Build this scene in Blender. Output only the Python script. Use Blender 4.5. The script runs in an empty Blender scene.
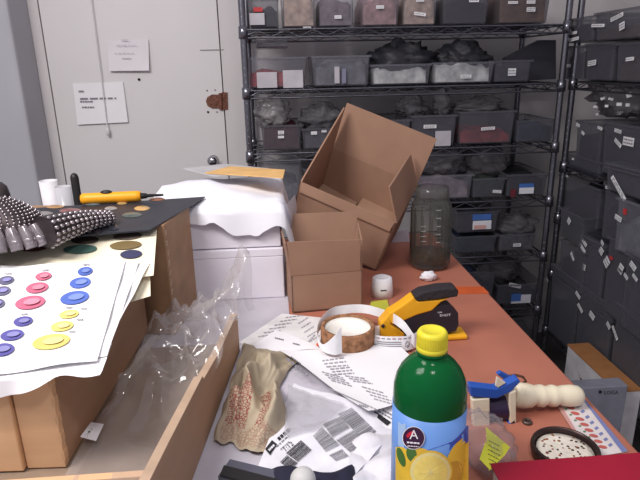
import bpy, math, random
from mathutils import Vector, Matrix, noise
random.seed(7)
C = bpy.context.scene.collection
PI = math.pi
# ------------------------------------------------------------------ camera
F, YAW, PITCH, ROLL, EYE = 560.0, 4.2, 17.4, 1.2, Vector((0, 0, 1.41))
RM = (Matrix.Rotation(math.radians(-YAW), 3, 'Z') @ Matrix.Rotation(math.radians(90 - PITCH), 3, 'X')
      @ Matrix.Rotation(math.radians(-ROLL), 3, 'Z'))
cam_d = bpy.data.cameras.new('camera'); cam_d.sensor_width = 36; cam_d.lens = 36 * F / 640; cam_d.clip_start = .02
cam = bpy.data.objects.new('camera', cam_d); C.objects.link(cam)
cam.matrix_world = Matrix.Translation(EYE) @ RM.to_4x4()
bpy.context.scene.camera = cam
def ray(px, py): return RM @ Vector(((px - 320) / F, -(py - 240) / F, -1))
def atz(px, py, z): v = ray(px, py); return EYE + v * ((z - EYE.z) / v.z)
def aty(px, py, y): v = ray(px, py); return EYE + v * (y / v.y)
def atx(px, py, x): v = ray(px, py); return EYE + v * (x / v.x)
def camvec(x, y, d): return RM @ Vector((x, y, -d))
T = .87                                                        # bench top height
# ------------------------------------------------------------------ materials
def lin(c):
    c = c / 255
    return c / 12.92 if c <= .04045 else ((c + .055) / 1.055) ** 2.4
def rgb(c): return (lin(c[0]), lin(c[1]), lin(c[2]), 1)
MATS = {}
def M(name, c, rough=.6, metal=0, var=.12, scale=18, bump=0, bscale=60, spec=.4, trans=0, ior=1.45, stretch=None):
    if name in MATS: return MATS[name]
    m = bpy.data.materials.new(name); m.use_nodes = True; nt = m.node_tree
    b = nt.nodes['Principled BSDF']
    col = rgb(c)
    b.inputs['Roughness'].default_value = rough; b.inputs['Metallic'].default_value = metal
    b.inputs['Specular IOR Level'].default_value = spec
    b.inputs['Transmission Weight'].default_value = trans; b.inputs['IOR'].default_value = ior
    tc = nt.nodes.new('ShaderNodeTexCoord'); src = tc.outputs['Object']
    if stretch:
        mp = nt.nodes.new('ShaderNodeMapping'); mp.inputs['Scale'].default_value = stretch
        nt.links.new(src, mp.inputs['Vector']); src = mp.outputs['Vector']
    n = nt.nodes.new('ShaderNodeTexNoise'); n.inputs['Scale'].default_value = scale; n.inputs['Detail'].default_value = 5
    nt.links.new(src, n.inputs['Vector'])
    r = nt.nodes.new('ShaderNodeValToRGB')
    r.color_ramp.elements[0].position = .3; r.color_ramp.elements[1].position = .7
    r.color_ramp.elements[0].color = tuple(max(0, x * (1 - var)) for x in col[:3]) + (1,)
    r.color_ramp.elements[1].color = tuple(min(1, x * (1 + var)) for x in col[:3]) + (1,)
    nt.links.new(n.outputs['Fac'], r.inputs['Fac']); nt.links.new(r.outputs['Color'], b.inputs['Base Color'])
    if bump:
        n2 = nt.nodes.new('ShaderNodeTexNoise'); n2.inputs['Scale'].default_value = bscale; n2.inputs['Detail'].default_value = 3
        nt.links.new(src, n2.inputs['Vector'])
        bp = nt.nodes.new('ShaderNodeBump'); bp.inputs['Strength'].default_value = bump; bp.inputs['Distance'].default_value = .004
        nt.links.new(n2.outputs['Fac'], bp.inputs['Height']); nt.links.new(bp.outputs['Normal'], b.inputs['Normal'])
    MATS[name] = m; return m
def film(name, c, clear=.5, rough=.2, edge=.35, bump=0, bscale=40, spec=.5):
    """thin see-through plastic or glass: a clear share that drops towards grazing angles"""
    if name in MATS: return MATS[name]
    m = bpy.data.materials.new(name); m.use_nodes = True; nt = m.node_tree
    b = nt.nodes['Principled BSDF']; b.inputs['Base Color'].default_value = rgb(c)
    b.inputs['Roughness'].default_value = rough; b.inputs['Specular IOR Level'].default_value = spec
    t = nt.nodes.new('ShaderNodeBsdfTransparent'); mx = nt.nodes.new('ShaderNodeMixShader')
    lw = nt.nodes.new('ShaderNodeLayerWeight'); lw.inputs['Blend'].default_value = .35
    mr = nt.nodes.new('ShaderNodeMapRange')
    mr.inputs['To Min'].default_value = 1 - clear; mr.inputs['To Max'].default_value = min(1, 1 - clear + edge)
    nt.links.new(lw.outputs['Facing'], mr.inputs['Value']); nt.links.new(mr.outputs['Result'], mx.inputs['Fac'])
    nt.links.new(t.outputs[0], mx.inputs[1]); nt.links.new(b.outputs[0], mx.inputs[2])
    nt.links.new(mx.outputs[0], nt.nodes['Material Output'].inputs['Surface'])
    if bump:
        tc = nt.nodes.new('ShaderNodeTexCoord'); n2 = nt.nodes.new('ShaderNodeTexNoise')
        n2.inputs['Scale'].default_value = bscale; n2.inputs['Detail'].default_value = 4
        nt.links.new(tc.outputs['Object'], n2.inputs['Vector'])
        bp = nt.nodes.new('ShaderNodeBump'); bp.inputs['Strength'].default_value = bump; bp.inputs['Distance'].default_value = .006
        nt.links.new(n2.outputs['Fac'], bp.inputs['Height']); nt.links.new(bp.outputs['Normal'], b.inputs['Normal'])
    MATS[name] = m; return m
# ------------------------------------------------------------------ mesh building
class MB:
    def __init__(s): s.v = []; s.f = []; s.mi = []; s.sm = []
    def add(s, vs, fs, mi=0, smooth=False, mat=None):
        o = len(s.v)
        s.v += [(mat @ Vector(p)) if mat else Vector(p) for p in vs]
        for f in fs: s.f.append([i + o for i in f]); s.mi.append(mi); s.sm.append(smooth)
        return s
    def box(s, lo, hi, mi=0, mat=None):
        x0, y0, z0 = lo; x1, y1, z1 = hi
        return s.add([(x0,y0,z0),(x1,y0,z0),(x1,y1,z0),(x0,y1,z0),(x0,y0,z1),(x1,y0,z1),(x1,y1,z1),(x0,y1,z1)],
                     [(0,3,2,1),(4,5,6,7),(0,1,5,4),(1,2,6,5),(2,3,7,6),(3,0,4,7)], mi, False, mat)
    def hexa(s, b, t, mi=0):                                     # bottom four, top four corners
        return s.add(list(b) + list(t), [(0,3,2,1),(4,5,6,7),(0,1,5,4),(1,2,6,5),(2,3,7,6),(3,0,4,7)], mi)
    def slab(s, quad, d, mi=0):                                  # quad of points thickened by vector d
        q = [Vector(p) for p in quad]; d = Vector(d)
        return s.hexa(q, [p + d for p in q], mi)
    def prism(s, poly, d, mi=0, smooth=False):
        q = [Vector(p) for p in poly]; d = Vector(d); n = len(q)
        return s.add(q + [p + d for p in q], [tuple(range(n))[::-1], tuple(range(n, 2 * n))] +
                     [(i, (i + 1) % n, n + (i + 1) % n, n + i) for i in range(n)], mi, smooth)
    def tube(s, pts, r, seg=6, mi=0, caps=True):
        pts = [Vector(p) for p in pts]; n = len(pts); rs = r if isinstance(r, (list, tuple)) else [r] * n
        vs = []; u = None
        for i, p in enumerate(pts):
            t = (pts[min(i + 1, n - 1)] - pts[max(i - 1, 0)]).normalized()
            if u is None: u = t.orthogonal().normalized()
            u = (u - t * u.dot(t)).normalized(); w = t.cross(u)
            vs += [p + (u * math.cos(2 * PI * k / seg) + w * math.sin(2 * PI * k / seg)) * rs[i] for k in range(seg)]
        fs = [(i * seg + k, i * seg + (k + 1) % seg, (i + 1) * seg + (k + 1) % seg, (i + 1) * seg + k) for i in range(n - 1) for k in range(seg)]
        s.add(vs, fs, mi, True)
        if caps: s.add(vs[:seg], [tuple(range(seg))[::-1]], mi); s.add(vs[-seg:], [tuple(range(seg))], mi)
        return s
    def lathe(s, prof, c=(0, 0, 0), seg=32, mi=0, mat=None, smooth=True):
        vs = []; n = len(prof)
        for r, z in prof:
            vs += [(c[0] + r * math.cos(2 * PI * k / seg), c[1] + r * math.sin(2 * PI * k / seg), c[2] + z) for k in range(seg)]
        fs = [(i * seg + k, i * seg + (k + 1) % seg, (i + 1) * seg + (k + 1) % seg, (i + 1) * seg + k) for i in range(n - 1) for k in range(seg)]
        return s.add(vs, fs, mi, smooth, mat)
    def disc(s, c, r, seg=32, mi=0, mat=None):
        return s.add([(c[0] + r * math.cos(2 * PI * k / seg), c[1] + r * math.sin(2 * PI * k / seg), c[2]) for k in range(seg)], [tuple(range(seg))], mi, False, mat)
    def grid(s, fn, nu, nv, mi=0, smooth=True):
        vs = [fn(i / nu, j / nv) for j in range(nv + 1) for i in range(nu + 1)]
        fs = [(j * (nu + 1) + i, j * (nu + 1) + i + 1, (j + 1) * (nu + 1) + i + 1, (j + 1) * (nu + 1) + i) for j in range(nv) for i in range(nu)]
        return s.add(vs, fs, mi, smooth)
    def ball(s, c, r, seg=10, rings=6, mi=0, mat=None, disp=None):
        r = (r, r, r) if not isinstance(r, (tuple, list)) else r
        vs = []
        for j in range(rings + 1):
            th = PI * j / rings
            for k in range(seg):
                d = Vector((math.sin(th) * math.cos(2 * PI * k / seg), math.sin(th) * math.sin(2 * PI * k / seg), math.cos(th)))
                m = disp(d) if disp else 1
                vs.append((c[0] + d.x * r[0] * m, c[1] + d.y * r[1] * m, c[2] + d.z * r[2] * m))
        fs = [(j * seg + k, (j + 1) * seg + k, (j + 1) * seg + (k + 1) % seg, j * seg + (k + 1) % seg) for j in range(rings) for k in range(seg)]
        return s.add(vs, fs, mi, True, mat)
    def fan(s, pts, mi=0):
        c = sum((Vector(p) for p in pts), Vector()) / len(pts); n = len(pts)
        return s.add(list(pts) + [c], [(i, (i + 1) % n, n) for i in range(n)], mi)
    def build(s, name, mats, parent=None, o=(0, 0, 0), bevel=0, local=False):
        me = bpy.data.meshes.new(name); o = Vector(o)
        if parent is not None and not local: o = Vector(parent.location)
        vs = s.v if local else [p - o for p in s.v]
        me.from_pydata([tuple(p) for p in vs], [], s.f)
        for m in (mats if isinstance(mats, (list, tuple)) else [mats]): me.materials.append(m)
        me.polygons.foreach_set('material_index', s.mi); me.polygons.foreach_set('use_smooth', s.sm)
        me.update(); me.validate()
        ob = bpy.data.objects.new(name, me); C.objects.link(ob)
        if parent is not None: ob.parent = parent
        elif not local: ob.location = o
        if bevel:
            md = ob.modifiers.new('bevel', 'BEVEL'); md.width = bevel; md.segments = 2; md.limit_method = 'ANGLE'
        return ob
def tag(o, label, cat, group=None):
    o['label'] = label; o['category'] = cat
    if group: o['group'] = group
    return o
def thing(name, label, cat, loc=(0, 0, 0), rotz=0, group=None):
    o = bpy.data.objects.new(name, None); C.objects.link(o); o.empty_display_size = .05
    o.location = loc; o.rotation_euler = (0, 0, rotz)
    return tag(o, label, cat, group)
def struct(ob): ob['kind'] = 'structure'; return ob
_txt = {}
def glyphs(text, bold=False):
    if text in _txt: return _txt[text]
    cu = bpy.data.curves.new('t', 'FONT'); cu.body = text; cu.size = 1; cu.resolution_u = 2
    ob = bpy.data.objects.new('t', cu); C.objects.link(ob)
    dg = bpy.context.evaluated_depsgraph_get(); dg.update()
    me = bpy.data.meshes.new_from_object(ob.evaluated_get(dg))
    vs = [(v.co.x, v.co.y) for v in me.vertices]; fs = [tuple(p.vertices) for p in me.polygons]
    bpy.data.objects.remove(ob); bpy.data.curves.remove(cu); bpy.data.meshes.remove(me)
    _txt[text] = (vs, fs); return vs, fs
def text(mb, s, ox, oy, size, surf, ang=0, mi=1, sx=1.0, vdir=None):
    """letters placed on a surface: (ox, oy) where they start, ang their slope"""
    vs, fs = glyphs(s); a = math.radians(ang)
    d = Vector((math.cos(a), -math.sin(a))); n = Vector(vdir).normalized() if vdir else Vector((-math.sin(a), -math.cos(a)))
    mb.add([surf(ox + (x * sx * d.x + y * n.x) * size, oy + (x * sx * d.y + y * n.y) * size) for x, y in vs], fs, mi)
def quadprint(mb, pts, surf, mi=1, n=1):
    p = [Vector(q) for q in pts]
    def fn(u, v):
        a = p[0].lerp(p[1], u); b = p[3].lerp(p[2], u); c = a.lerp(b, v); return surf(c.x, c.y)
    mb.grid(fn, n, n, mi, False)
def words(mb, ox, oy, ln, ht, surf, ang=0, mi=1, seed=0):
    """a line of print too small to read, as word-length strokes"""
    r = random.Random(seed); a = math.radians(ang); d = Vector((math.cos(a), -math.sin(a))); n = Vector((-d.y, d.x)) * ht; t = 0; o = Vector((ox, oy))
    while t < ln:
        w = min(r.uniform(.1, .25) * ln, ln - t)
        quadprint(mb, [o + d * t, o + d * (t + w), o + d * (t + w) + n, o + d * t + n], surf, mi); t += w + .05 * ln
def ellpts(cx, cy, rx, ry, ang=0, n=24):
    a = math.radians(ang)
    return [(cx + rx * math.cos(t) * math.cos(a) + ry * math.sin(t) * math.sin(a), cy - rx * math.cos(t) * math.sin(a) + ry * math.sin(t) * math.cos(a)) for t in [2 * PI * k / n for k in range(n)]]
def onfield(h, lift=.0008):
    def f(px, py):
        z = 1.0
        for _ in range(12):
            p = atz(px, py, z); z = h(p.x, p.y)
        return atz(px, py, z + lift)
    return f
def fbm(x, y, z=0, s=1, o=3): return noise.fractal(Vector((x * s, y * s, z)), 1.0, 2.0, o)
# ------------------------------------------------------------------ palette
wall_m = M('painted_wall', (214, 210, 210), .7, var=.03, scale=3, bump=.15, bscale=25)
pier_m = M('painted_pier', (176, 176, 182), .7, var=.04, scale=4)
door_m = M('painted_door', (222, 219, 219), .55, var=.03, scale=2, bump=.1, bscale=12)
dark_m = M('dark_gap', (28, 24, 24), .9)
floor_m = M('concrete_floor', (84, 80, 80), .8, var=.25, scale=6)
chrome = M('chrome_wire', (126, 126, 134), .24, .9, var=.1)
dark_wire = M('dark_wire', (112, 112, 120), .3, .9, var=.2)
steel = M('bright_chrome', (190, 190, 195), .15, 1, var=.05)
rust = M('rusty_metal', (126, 84, 70), .75, .3, var=.35, scale=60, bump=.4)
terra = M('terracotta_laminate', (178, 112, 92), .45, var=.12, scale=7)
paper_m = M('white_paper', (238, 237, 240), .75, var=.03, scale=8)
paper_grey = M('greyed_paper', (206, 203, 212), .75, var=.05, scale=9)
cream_m = M('cream_card', (238, 230, 205), .7, var=.04)
ink = M('grey_ink', (128, 126, 134), .7)
pale_ink = M('pale_ink', (168, 166, 174), .7)
black_ink = M('black_ink', (40, 38, 44), .7)
card_m = M('brown_cardboard', (156, 122, 102), .8, var=.07, scale=14)
card_in = M('brown_cardboard_inside', (170, 136, 114), .85, var=.07, scale=14)
card_edge = M('cardboard_edge', (186, 148, 120), .85)
wood_m = M('plywood_face', (168, 134, 108), .6, var=.16, scale=9, stretch=(1, .15, 1.5))
pine_m = M('pine_face', (220, 180, 140), .55, var=.1, scale=9, stretch=(.4, 1, 3))
hard_m = M('brown_hardboard', (152, 120, 92), .6, var=.2, scale=16)
edge_m = M('plywood_edge', (178, 152, 130), .6, var=.2, scale=120, stretch=(.1, .1, 3))
bin_m = film('bin_plastic', (128, 128, 138), .66, .25, .25)
bin_dark = film('smoky_bin_plastic', (98, 98, 106), .5, .3, .3)
bag_m = film('grey_bag_film', (108, 106, 112), .5, .38, .25, .5, 30, .3)
lab_m = M('bin_label_paper', (236, 236, 238), .6, var=.03)
# ------------------------------------------------------------------ setting
struct(MB().box((-1.8, -.6, -.05), (2.0, 2.9, 0)).build('floor', floor_m))
w = MB(); w.box((-1.6, 2.65, 0), (-.985, 2.75, 2.6)); w.box((-.229, 2.65, 0), (1.9, 2.75, 2.6)); w.box((-.985, 2.65, 2.08), (-.229, 2.75, 2.6))
w.box((-.985, 2.70, 0), (-.229, 2.75, 2.08), 1)
struct(w.build('wall_back', [wall_m, dark_m]))
struct(MB().box((-1.6, 2.45, 0), (-1.025, 2.65, 2.6)).build('wall_left', pier_m, bevel=.012))
struct(MB().box((1.75, .2, 0), (1.85, 2.65, 2.6)).build('wall_right', wall_m))
door = struct(thing('door_1', 'white', 'door', (-.605, 2.655, 0))); del door['label']; del door['category']
MB().box((-.981, 2.652, .01), (-.234, 2.69, 2.07)).build('door_leaf', door_m, door, bevel=.002)
DY = 2.649
pd = lambda px, py: aty(px, py, DY - .0012)
k = aty(213.5, 159.5, DY); mk = Matrix.Translation(k) @ Matrix.Rotation(PI / 2, 4, 'X')
MB().lathe([(0, 0), (.022, 0), (.022, .006), (.009, .01), (.009, .03), (.02, .036), (.024, .048), (.02, .058), (.008, .063), (0, .063)], seg=20, mat=mk).build('door_knob', steel, door)
l = MB(); a = aty(213, 101, DY)
pl = [aty(*q, DY) for q in ((220, 94.5), (212, 94.5), (207.5, 97), (206, 101), (207.5, 105.5), (212, 108), (220, 108))]
l.prism(pl, (0, -.006, 0)); l.tube([aty(220.5, 93, DY) + Vector((0, -.006, 0)), aty(221, 109.5, DY) + Vector((0, -.006, 0))], .008, 8)
l.prism([aty(*q, DY) for q in ((222, 92), (227.5, 92.5), (228, 109.5), (222.5, 110))], (0, -.004, 0))
for q in ((211, 98), (211, 104), (216, 97.5), (216, 105), (225, 95), (225, 101), (225, 107)): l.ball(aty(*q, DY - .006), .0035, 8, 4)
l.build('rusty_latch', rust, door)
h = MB()
for px, py, r in ((139, 79.5, .006), (208, 112, .005), (207, 90.5, .003), (215, 90, .003), (217, 112, .003)): h.add([pd(px, py) + Vector((r * math.cos(t), 0, r * math.sin(t))) for t in [k * PI / 5 for k in range(10)]], [tuple(range(10))[::-1]])
h.build('screw_hole', dark_m, door)
h = MB(); h.box(pd(200, 50.5), pd(224, 49.5) + Vector((0, .001, .001))); h.build('scratch', M('grey_scratch', (150, 144, 142), .8), door)
# papers on the door
n = MB(); q = [(107.5, 40), (148.5, 39), (150, 70.5), (110, 71)]
n.grid(lambda u, v: pd(*(Vector(q[0]).lerp(Vector(q[1]), u)).lerp(Vector(q[3]).lerp(Vector(q[2]), u), v)) - Vector((0, .004 + .012 * v * v + .006 * u * v, 0)), 8, 8)
pn = lambda px, py: aty(px, py, DY - .02)
words(n, 121, 39.5, 7, 1.0, pn, 0, 1, 1); words(n, 116, 45, 20, .6, pn, 0, 1, 2); words(n, 114, 53, 20, .5, pn, 0, 1, 3); words(n, 122, 58, 9, .9, pn, 0, 1, 4)
tag(n.build('paper_note', [M('door_paper', (226, 222, 226), .75, var=.03), M('faint_ink', (176, 174, 180), .7)], None, pd(129, 71)), 'small pale note taped high on the white door', 'note')
n = MB(); q = [(73, 83.5), (123, 81.5), (128.5, 122), (78, 124.5)]
n.grid(lambda u, v: pd(*(Vector(q[0]).lerp(Vector(q[1]), u)).lerp(Vector(q[3]).lerp(Vector(q[2]), u), v)) - Vector((0, .003 + .006 * v * v, 0)), 8, 8)
pn = lambda px, py: aty(px, py, DY - .011)
words(n, 78.5, 90.5, 5, 1.6, pn, 0, 1, 5); words(n, 80, 98, 36, 1.5, pn, 1, 1, 6); words(n, 80, 100.8, 13, 1.5, pn, 0, 1, 7); words(n, 82, 106.5, 12, 1.5, pn, 0, 1, 8)
tag(n.build('printed_notice', [paper_m, ink], None, pd(100, 124)), 'white printed notice with a few dark lines, lower on the white door', 'notice')
c0 = aty(107.5, 128, 2.632); c1 = Vector((c0.x, c0.y, 2.55))
t = thing('pull_cord', 'thin white pull cord with a small end pull, hanging before the door', 'cord', (c0.x, c0.y, c0.z - .03))
cord_m = M('white_cord', (226, 224, 224), .6)
MB().tube([c0, c1], .0028, 6).build('cord', cord_m, t)
MB().lathe([(0, -.035), (.007, -.034), (.008, -.012), (.004, 0), (0, .002)], c0, 12).build('cord_pull', cord_m, t)
# ------------------------------------------------------------------ wire racks
def rack(label, x0, x1, y0, y1, zs, top, loc, front_mat, other):
    t = thing('wire_shelving_unit', label, 'shelving', loc)
    for i, (px_, py_) in enumerate(((x0, y0), (x1, y0), (x0, y1), (x1, y1))):
        m = MB().tube([(px_, py_, 0), (px_, py_, top)], .0125, 12)
        for z in zs: m.lathe([(.0125, -.032), (.0175, -.03), (.0165, .012), (.0125, .014)], (px_, py_, z), 12)
        z = .03
        while z < top: m.lathe([(.0128, 0), (.0133, .001), (.0128, .002)], (px_, py_, z), 12); z += .0254
        m.build('post', front_mat, t)
    for z in zs:
        m = MB()
        for (a, b) in (((x0, y0), (x1, y0)), ((x0, y1), (x1, y1)), ((x0, y0), (x0, y1)), ((x1, y0), (x1, y1))):
            A = Vector((*a, z)); B = Vector((*b, z))
            m.tube([A, B], .0036, 6); m.tube([A - Vector((0, 0, .028)), B - Vector((0, 0, .028))], .0036, 6)
            L = (B - A).length; nn = int(L / .05); zz = []
            for i in range(nn + 1):
                p = A.lerp(B, i / nn); zz.append(p - Vector((0, 0, .003 if i % 2 else .025)))
            m.tube(zz, .0022, 4)
        long_x = (x1 - x0) > (y1 - y0)
        L = (x1 - x0) if long_x else (y1 - y0); nn = int(L / .026)
        for i in range(1, nn):
            s = i / nn
            if long_x: m.tube([(x0 + L * s, y0, z + .003), (x0 + L * s, y1, z + .003)], .0018, 4)
            else: m.tube([(x0, y0 + L * s, z + .003), (x1, y0 + L * s, z + .003)], .0018, 4)
        for s in (.33, .66):
            if long_x: m.tube([(x0, y0 + (y1 - y0) * s, z), (x1, y0 + (y1 - y0) * s, z)], .003, 5)
            else: m.tube([(x0 + (x1 - x0) * s, y0, z), (x0 + (x1 - x0) * s, y1, z)], .003, 5)
        m.build('wire_shelf', other, t)
    return t
BZ = [1.536, 1.32, 1.08, .855, .612, .36, .12]
RZ = [1.325, .995, .775, .52, .25]
RX = 1.18
rack('long wire shelving unit along the back wall, filled with clear bins', -.105, 1.125, 2.2, 2.6, BZ, 1.95, (.5, 2.4, 0), chrome, dark_wire)
rack('wire shelving unit at the right side, crowded with dark labelled bins', RX, RX + .42, 1.25, 2.215, RZ + [1.75], 1.95, (RX + .21, 1.7, 0), chrome, dark_wire)

CONT = dict(dark=(58, 58, 66), black=(36, 36, 42), beige=(204, 178, 162), pink=(184, 146, 146), white=(226, 226, 228), red=(176, 64, 70), amber=(138, 98, 72),
            blue=(52, 62, 86), green=(52, 62, 58), grey=(110, 110, 118), mauve=(136, 120, 130), brown=(96, 74, 66), maroon=(96, 54, 66))
def cont_mat(c): return M('contents_' + c, CONT[c], .7, var=.45, scale=26, bump=.8, bscale=35)
BG = {}
def make_bin(label, w, d, h, loc, rotz, cont='dark', fill=.6, labels=(), plastic=None, group=None, rim=True, lid=False, patches=()):
    """local frame: front faces -Y, base at z=0, x from -w/2 to w/2"""
    t = thing('plastic_bin', label, 'bin', loc, rotz, group)
    tp = .06; b = MB()
    def ring(s, z, o=0): return [(-w / 2 * s - o, 0 - o + (1 - s) * .12, z), (w / 2 * s + o, 0 - o + (1 - s) * .12, z), (w / 2 * s + o, d + o, z), (-w / 2 * s - o, d + o, z)]
    lo, hi = ring(1 - tp, .002), ring(1, h); lo2 = [(x * .97, y + (.003 if y < d / 2 else -.003), .005) for x, y, z in lo]; hi2 = [(x * .975, y + (.003 if y < d / 2 else -.003), h) for x, y, z in hi]
    b.add(lo + hi, [(0, 3, 2, 1), (0, 1, 5, 4), (1, 2, 6, 5), (2, 3, 7, 6), (3, 0, 4, 7)])
    b.build('bin_body', plastic or bin_m, t, local=True, bevel=.006)
    if rim:
        r = MB(); o1 = ring(1, h, .005); o0 = ring(1, h - .008, .005); i1 = hi2
        r.add(o0 + o1 + [(x, y, h) for x, y, z in hi2], [(0,1,5,4),(1,2,6,5),(2,3,7,6),(3,0,4,7),(4,5,9,8),(5,6,10,9),(6,7,11,10),(7,4,8,11)])
        r.build('rim', plastic or bin_m, t, local=True)
    if lid:
        MB().box((-w / 2 - .006, -.007, h), (w / 2 + .006, d + .006, h + .012)).build('lid', plastic or bin_m, t, local=True, bevel=.004)
    if fill > 0:
        c = MB(); sd = random.random() * 50; iw = w * (1 - tp) * .46; idp = d - .02; z1 = h * fill
        def fn(u, v):
            e0 = min(u, 1 - u, v, 1 - v)
            u = min(1, max(0, (u * 12 - 1) / 10)); v = min(1, max(0, (v * 12 - 1) / 10)) ; x = -iw + 2 * iw * u; y = .014 + (idp - .02) * v
            e = min(1, 6 * min(u, 1 - u, v, 1 - v))
            return (x * (1 - .0), y, .008 + max(.002, (z1 + .35 * h * fill * fbm(x * 14 + sd, y * 14, sd)) * (.8 + .2 * e)) * (1 if e0 > 0 else .0))
        c.grid(fn, 12, 12); 
        c.build('contents', cont_mat(cont), t, local=True)
    for k_, (lx, lz, lw, lh, rot) in enumerate(labels):
        lb = MB(); mt = Matrix.Translation((lx, -.0035, lz)) @ Matrix.Rotation(math.radians(rot), 4, 'Y')
        lb.add([(-lw/2, 0, -lh/2), (lw/2, 0, -lh/2), (lw/2, 0, lh/2), (-lw/2, 0, lh/2)], [(0,1,2,3)], 0, False, mt)
        rr = random.Random(int(lx * 1e4) + int(lz * 1e4))
        for row in ((.18, -.2) if lh > .012 else (0,)):
            x = -lw * .42
            while x < lw * .36:
                ww = rr.uniform(.06, .2) * lw
                lb.add([(x, -.0006, (row - .1) * lh), (min(x + ww, lw * .44), -.0006, (row - .1) * lh), (min(x + ww, lw * .44), -.0006, (row + .1) * lh), (x, -.0006, (row + .1) * lh)], [(0,1,2,3)], 1, False, mt)
                x += ww + .05 * lw
        lb.build('label', [lab_m, ink], t, local=True)
    last = t
    for ip, (lx, lz, lw, lh, cm, nm) in enumerate(patches):
        lastn = MB().box((lx - lw/2, -.0032 - .0008 * ip, lz - lh/2), (lx + lw/2, -.002, lz + lh/2)).build(nm, cm, last if nm in ('label_stripe', 'label_print') else t, local=True)
        if nm in ('label', 'jar_label'): last = lastn
    return t
def back_bin(label, x0, x1, top, shelf, cont='dark', fill=.6, labels=(), plastic=None, dz=0, dy=0, depth=.3, lid=False, patches=(), bottom=None):
    """extent along the shelf as seen on the rack's front plane"""
    Y = 2.225 + dy; z = BZ[shelf] + .006 + dz
    a = aty(x0, top, Y); b = aty(x1, top, Y); w = b.x - a.x; h = max(.04, (a.z + b.z) / 2 - z); cx = (a.x + b.x) / 2
    lab = []
    for (px, py, pw, ph, rot) in labels:
        p = aty(px, py, Y - .003); s = Y / ray(px, py).y / F
        lab.append((p.x - cx, p.z - z, pw * s, ph * s, rot))
    pat = []
    for (px, py, pw, ph, cm, nm) in patches:
        p = aty(px, py, Y - .003); s = Y / ray(px, py).y / F
        pat.append((p.x - cx, p.z - z, pw * s, ph * s, cm, nm))
    return make_bin(label, w, depth, h, (cx, Y, z), 0, cont, fill, lab, plastic, 'plastic bins on the back shelving', True, lid, pat)
def side_bin(label, x0, x1, top, z, cont='dark', fill=.6, labels=(), plastic=None, X=1.16, depth=.3, lid=False, patches=(), rot=0):
    """bins of the right rack, fronts facing -X; x0 the far end, x1 the near end"""
    pm = (x0 + x1) / 2
    def yy(px):
        # y where column px meets the plane X at height z
        lo_, hi_ = 0, 480
        for _ in range(40):
            m_ = (lo_ + hi_) / 2
            if atx(px, m_, X).z > z: lo_ = m_
            else: hi_ = m_
        return atx(px, lo_, X).y
    ya, yb = yy(x0), yy(x1); w = ya - yb; cy = (ya + yb) / 2
    h = max(.04, atx(pm, top, X).z - z)
    lab = []
    for (px, py, pw, ph, r_) in labels:
        p = atx(px, py, X - .003); s = X / ray(px, py).x / F
        lab.append((cy - p.y, p.z - z, pw * s * 1.5, ph * s, r_))
    pat = []
    for (px, py, pw, ph, cm, nm) in patches:
        p = atx(px, py, X - .003); s = X / ray(px, py).x / F
        pat.append((cy - p.y, p.z - z, pw * s * 1.5, ph * s, cm, nm))
    return make_bin(label, w * .97, depth, h, (X, cy, z), -PI / 2 + rot, cont, fill, lab, plastic or bin_dark, 'plastic bins on the right shelving', True, lid, pat)
def bag(label, c, r, mat=None, peak=0, seed=0, name='plastic_bag', cat='bag'):
    m = MB(); sd = seed * 7.3
    def disp(d):
        v = .82 + .30 * noise.fractal(d * 1.8 + Vector((sd, 0, 0)), 1, 2, 3) + .34 * (1 - min(1, 3 * abs(noise.noise(d * 2.2 + Vector((0, sd, 0))))))
        if d.z > .3: v += peak * max(0, d.z - .3)
        return v
    m.ball((0, 0, r[2] * .8), r, 30, 18, 0, None, disp)
    for p in m.v: p.z = max(p.z, 0)
    o = m.build(name, mat or bag_m, None, c, local=True); o.location = c
    return tag(o, label, cat, 'plastic bags on the shelving')
OR = ['leftmost', 'second', 'third', 'fourth', 'fifth', 'sixth', 'seventh']
bluep = M('blue_print', (70, 110, 180), .6); redp = M('red_print', (190, 60, 64), .6); veil = M('veiled_card', (186, 182, 188), .6); whitep = M('white_card', (226, 226, 232), .6)
# top visible shelf
back_bin('bin with white and red jar label inside, leftmost on the top back shelf', 247, 278, -10, 0, 'dark', .5, [], bin_dark, patches=[(257, 19, 15, 11, veil, 'jar_label'), (258, 9.5, 9, 4, redp, 'label_stripe')])
back_bin('clear bin of beige and pink goods, second on the top back shelf', 281, 315, -12, 0, 'beige', .8, [(307, 27.5, 8, 1.6, 0)])
back_bin('clear bin of greyish goods, third on the top back shelf', 318, 354, -12, 0, 'mauve', .7, [(338, 17, 7, 3, 0)])
back_bin('clear bin with mauve and beige goods, fourth on the top back shelf', 362, 400, -12, 0, 'pink', .75, [(380, 7, 8, 3, 0)])
back_bin('clear bin of beige packets, fifth on the top back shelf', 404, 438, -12, 0, 'beige', .8, [(420, 14, 12, 3, 8), (420, 0, 8, 3, 0)])
back_bin('dark bin with one white label on top edge, sixth on the top back shelf', 444, 490, -12, 0, 'black', .7, [(474, .5, 10, 3, 0)], bin_dark)
back_bin('bin of brown amber goods at the right end of the top back shelf', 501, 552, -12, 0, 'amber', .8, [(513, 2.5, 10, 2.4, 0), (531, 2, 9, 3, 0), (531, 9.5, 9, 4, 0)], bin_dark)
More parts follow.
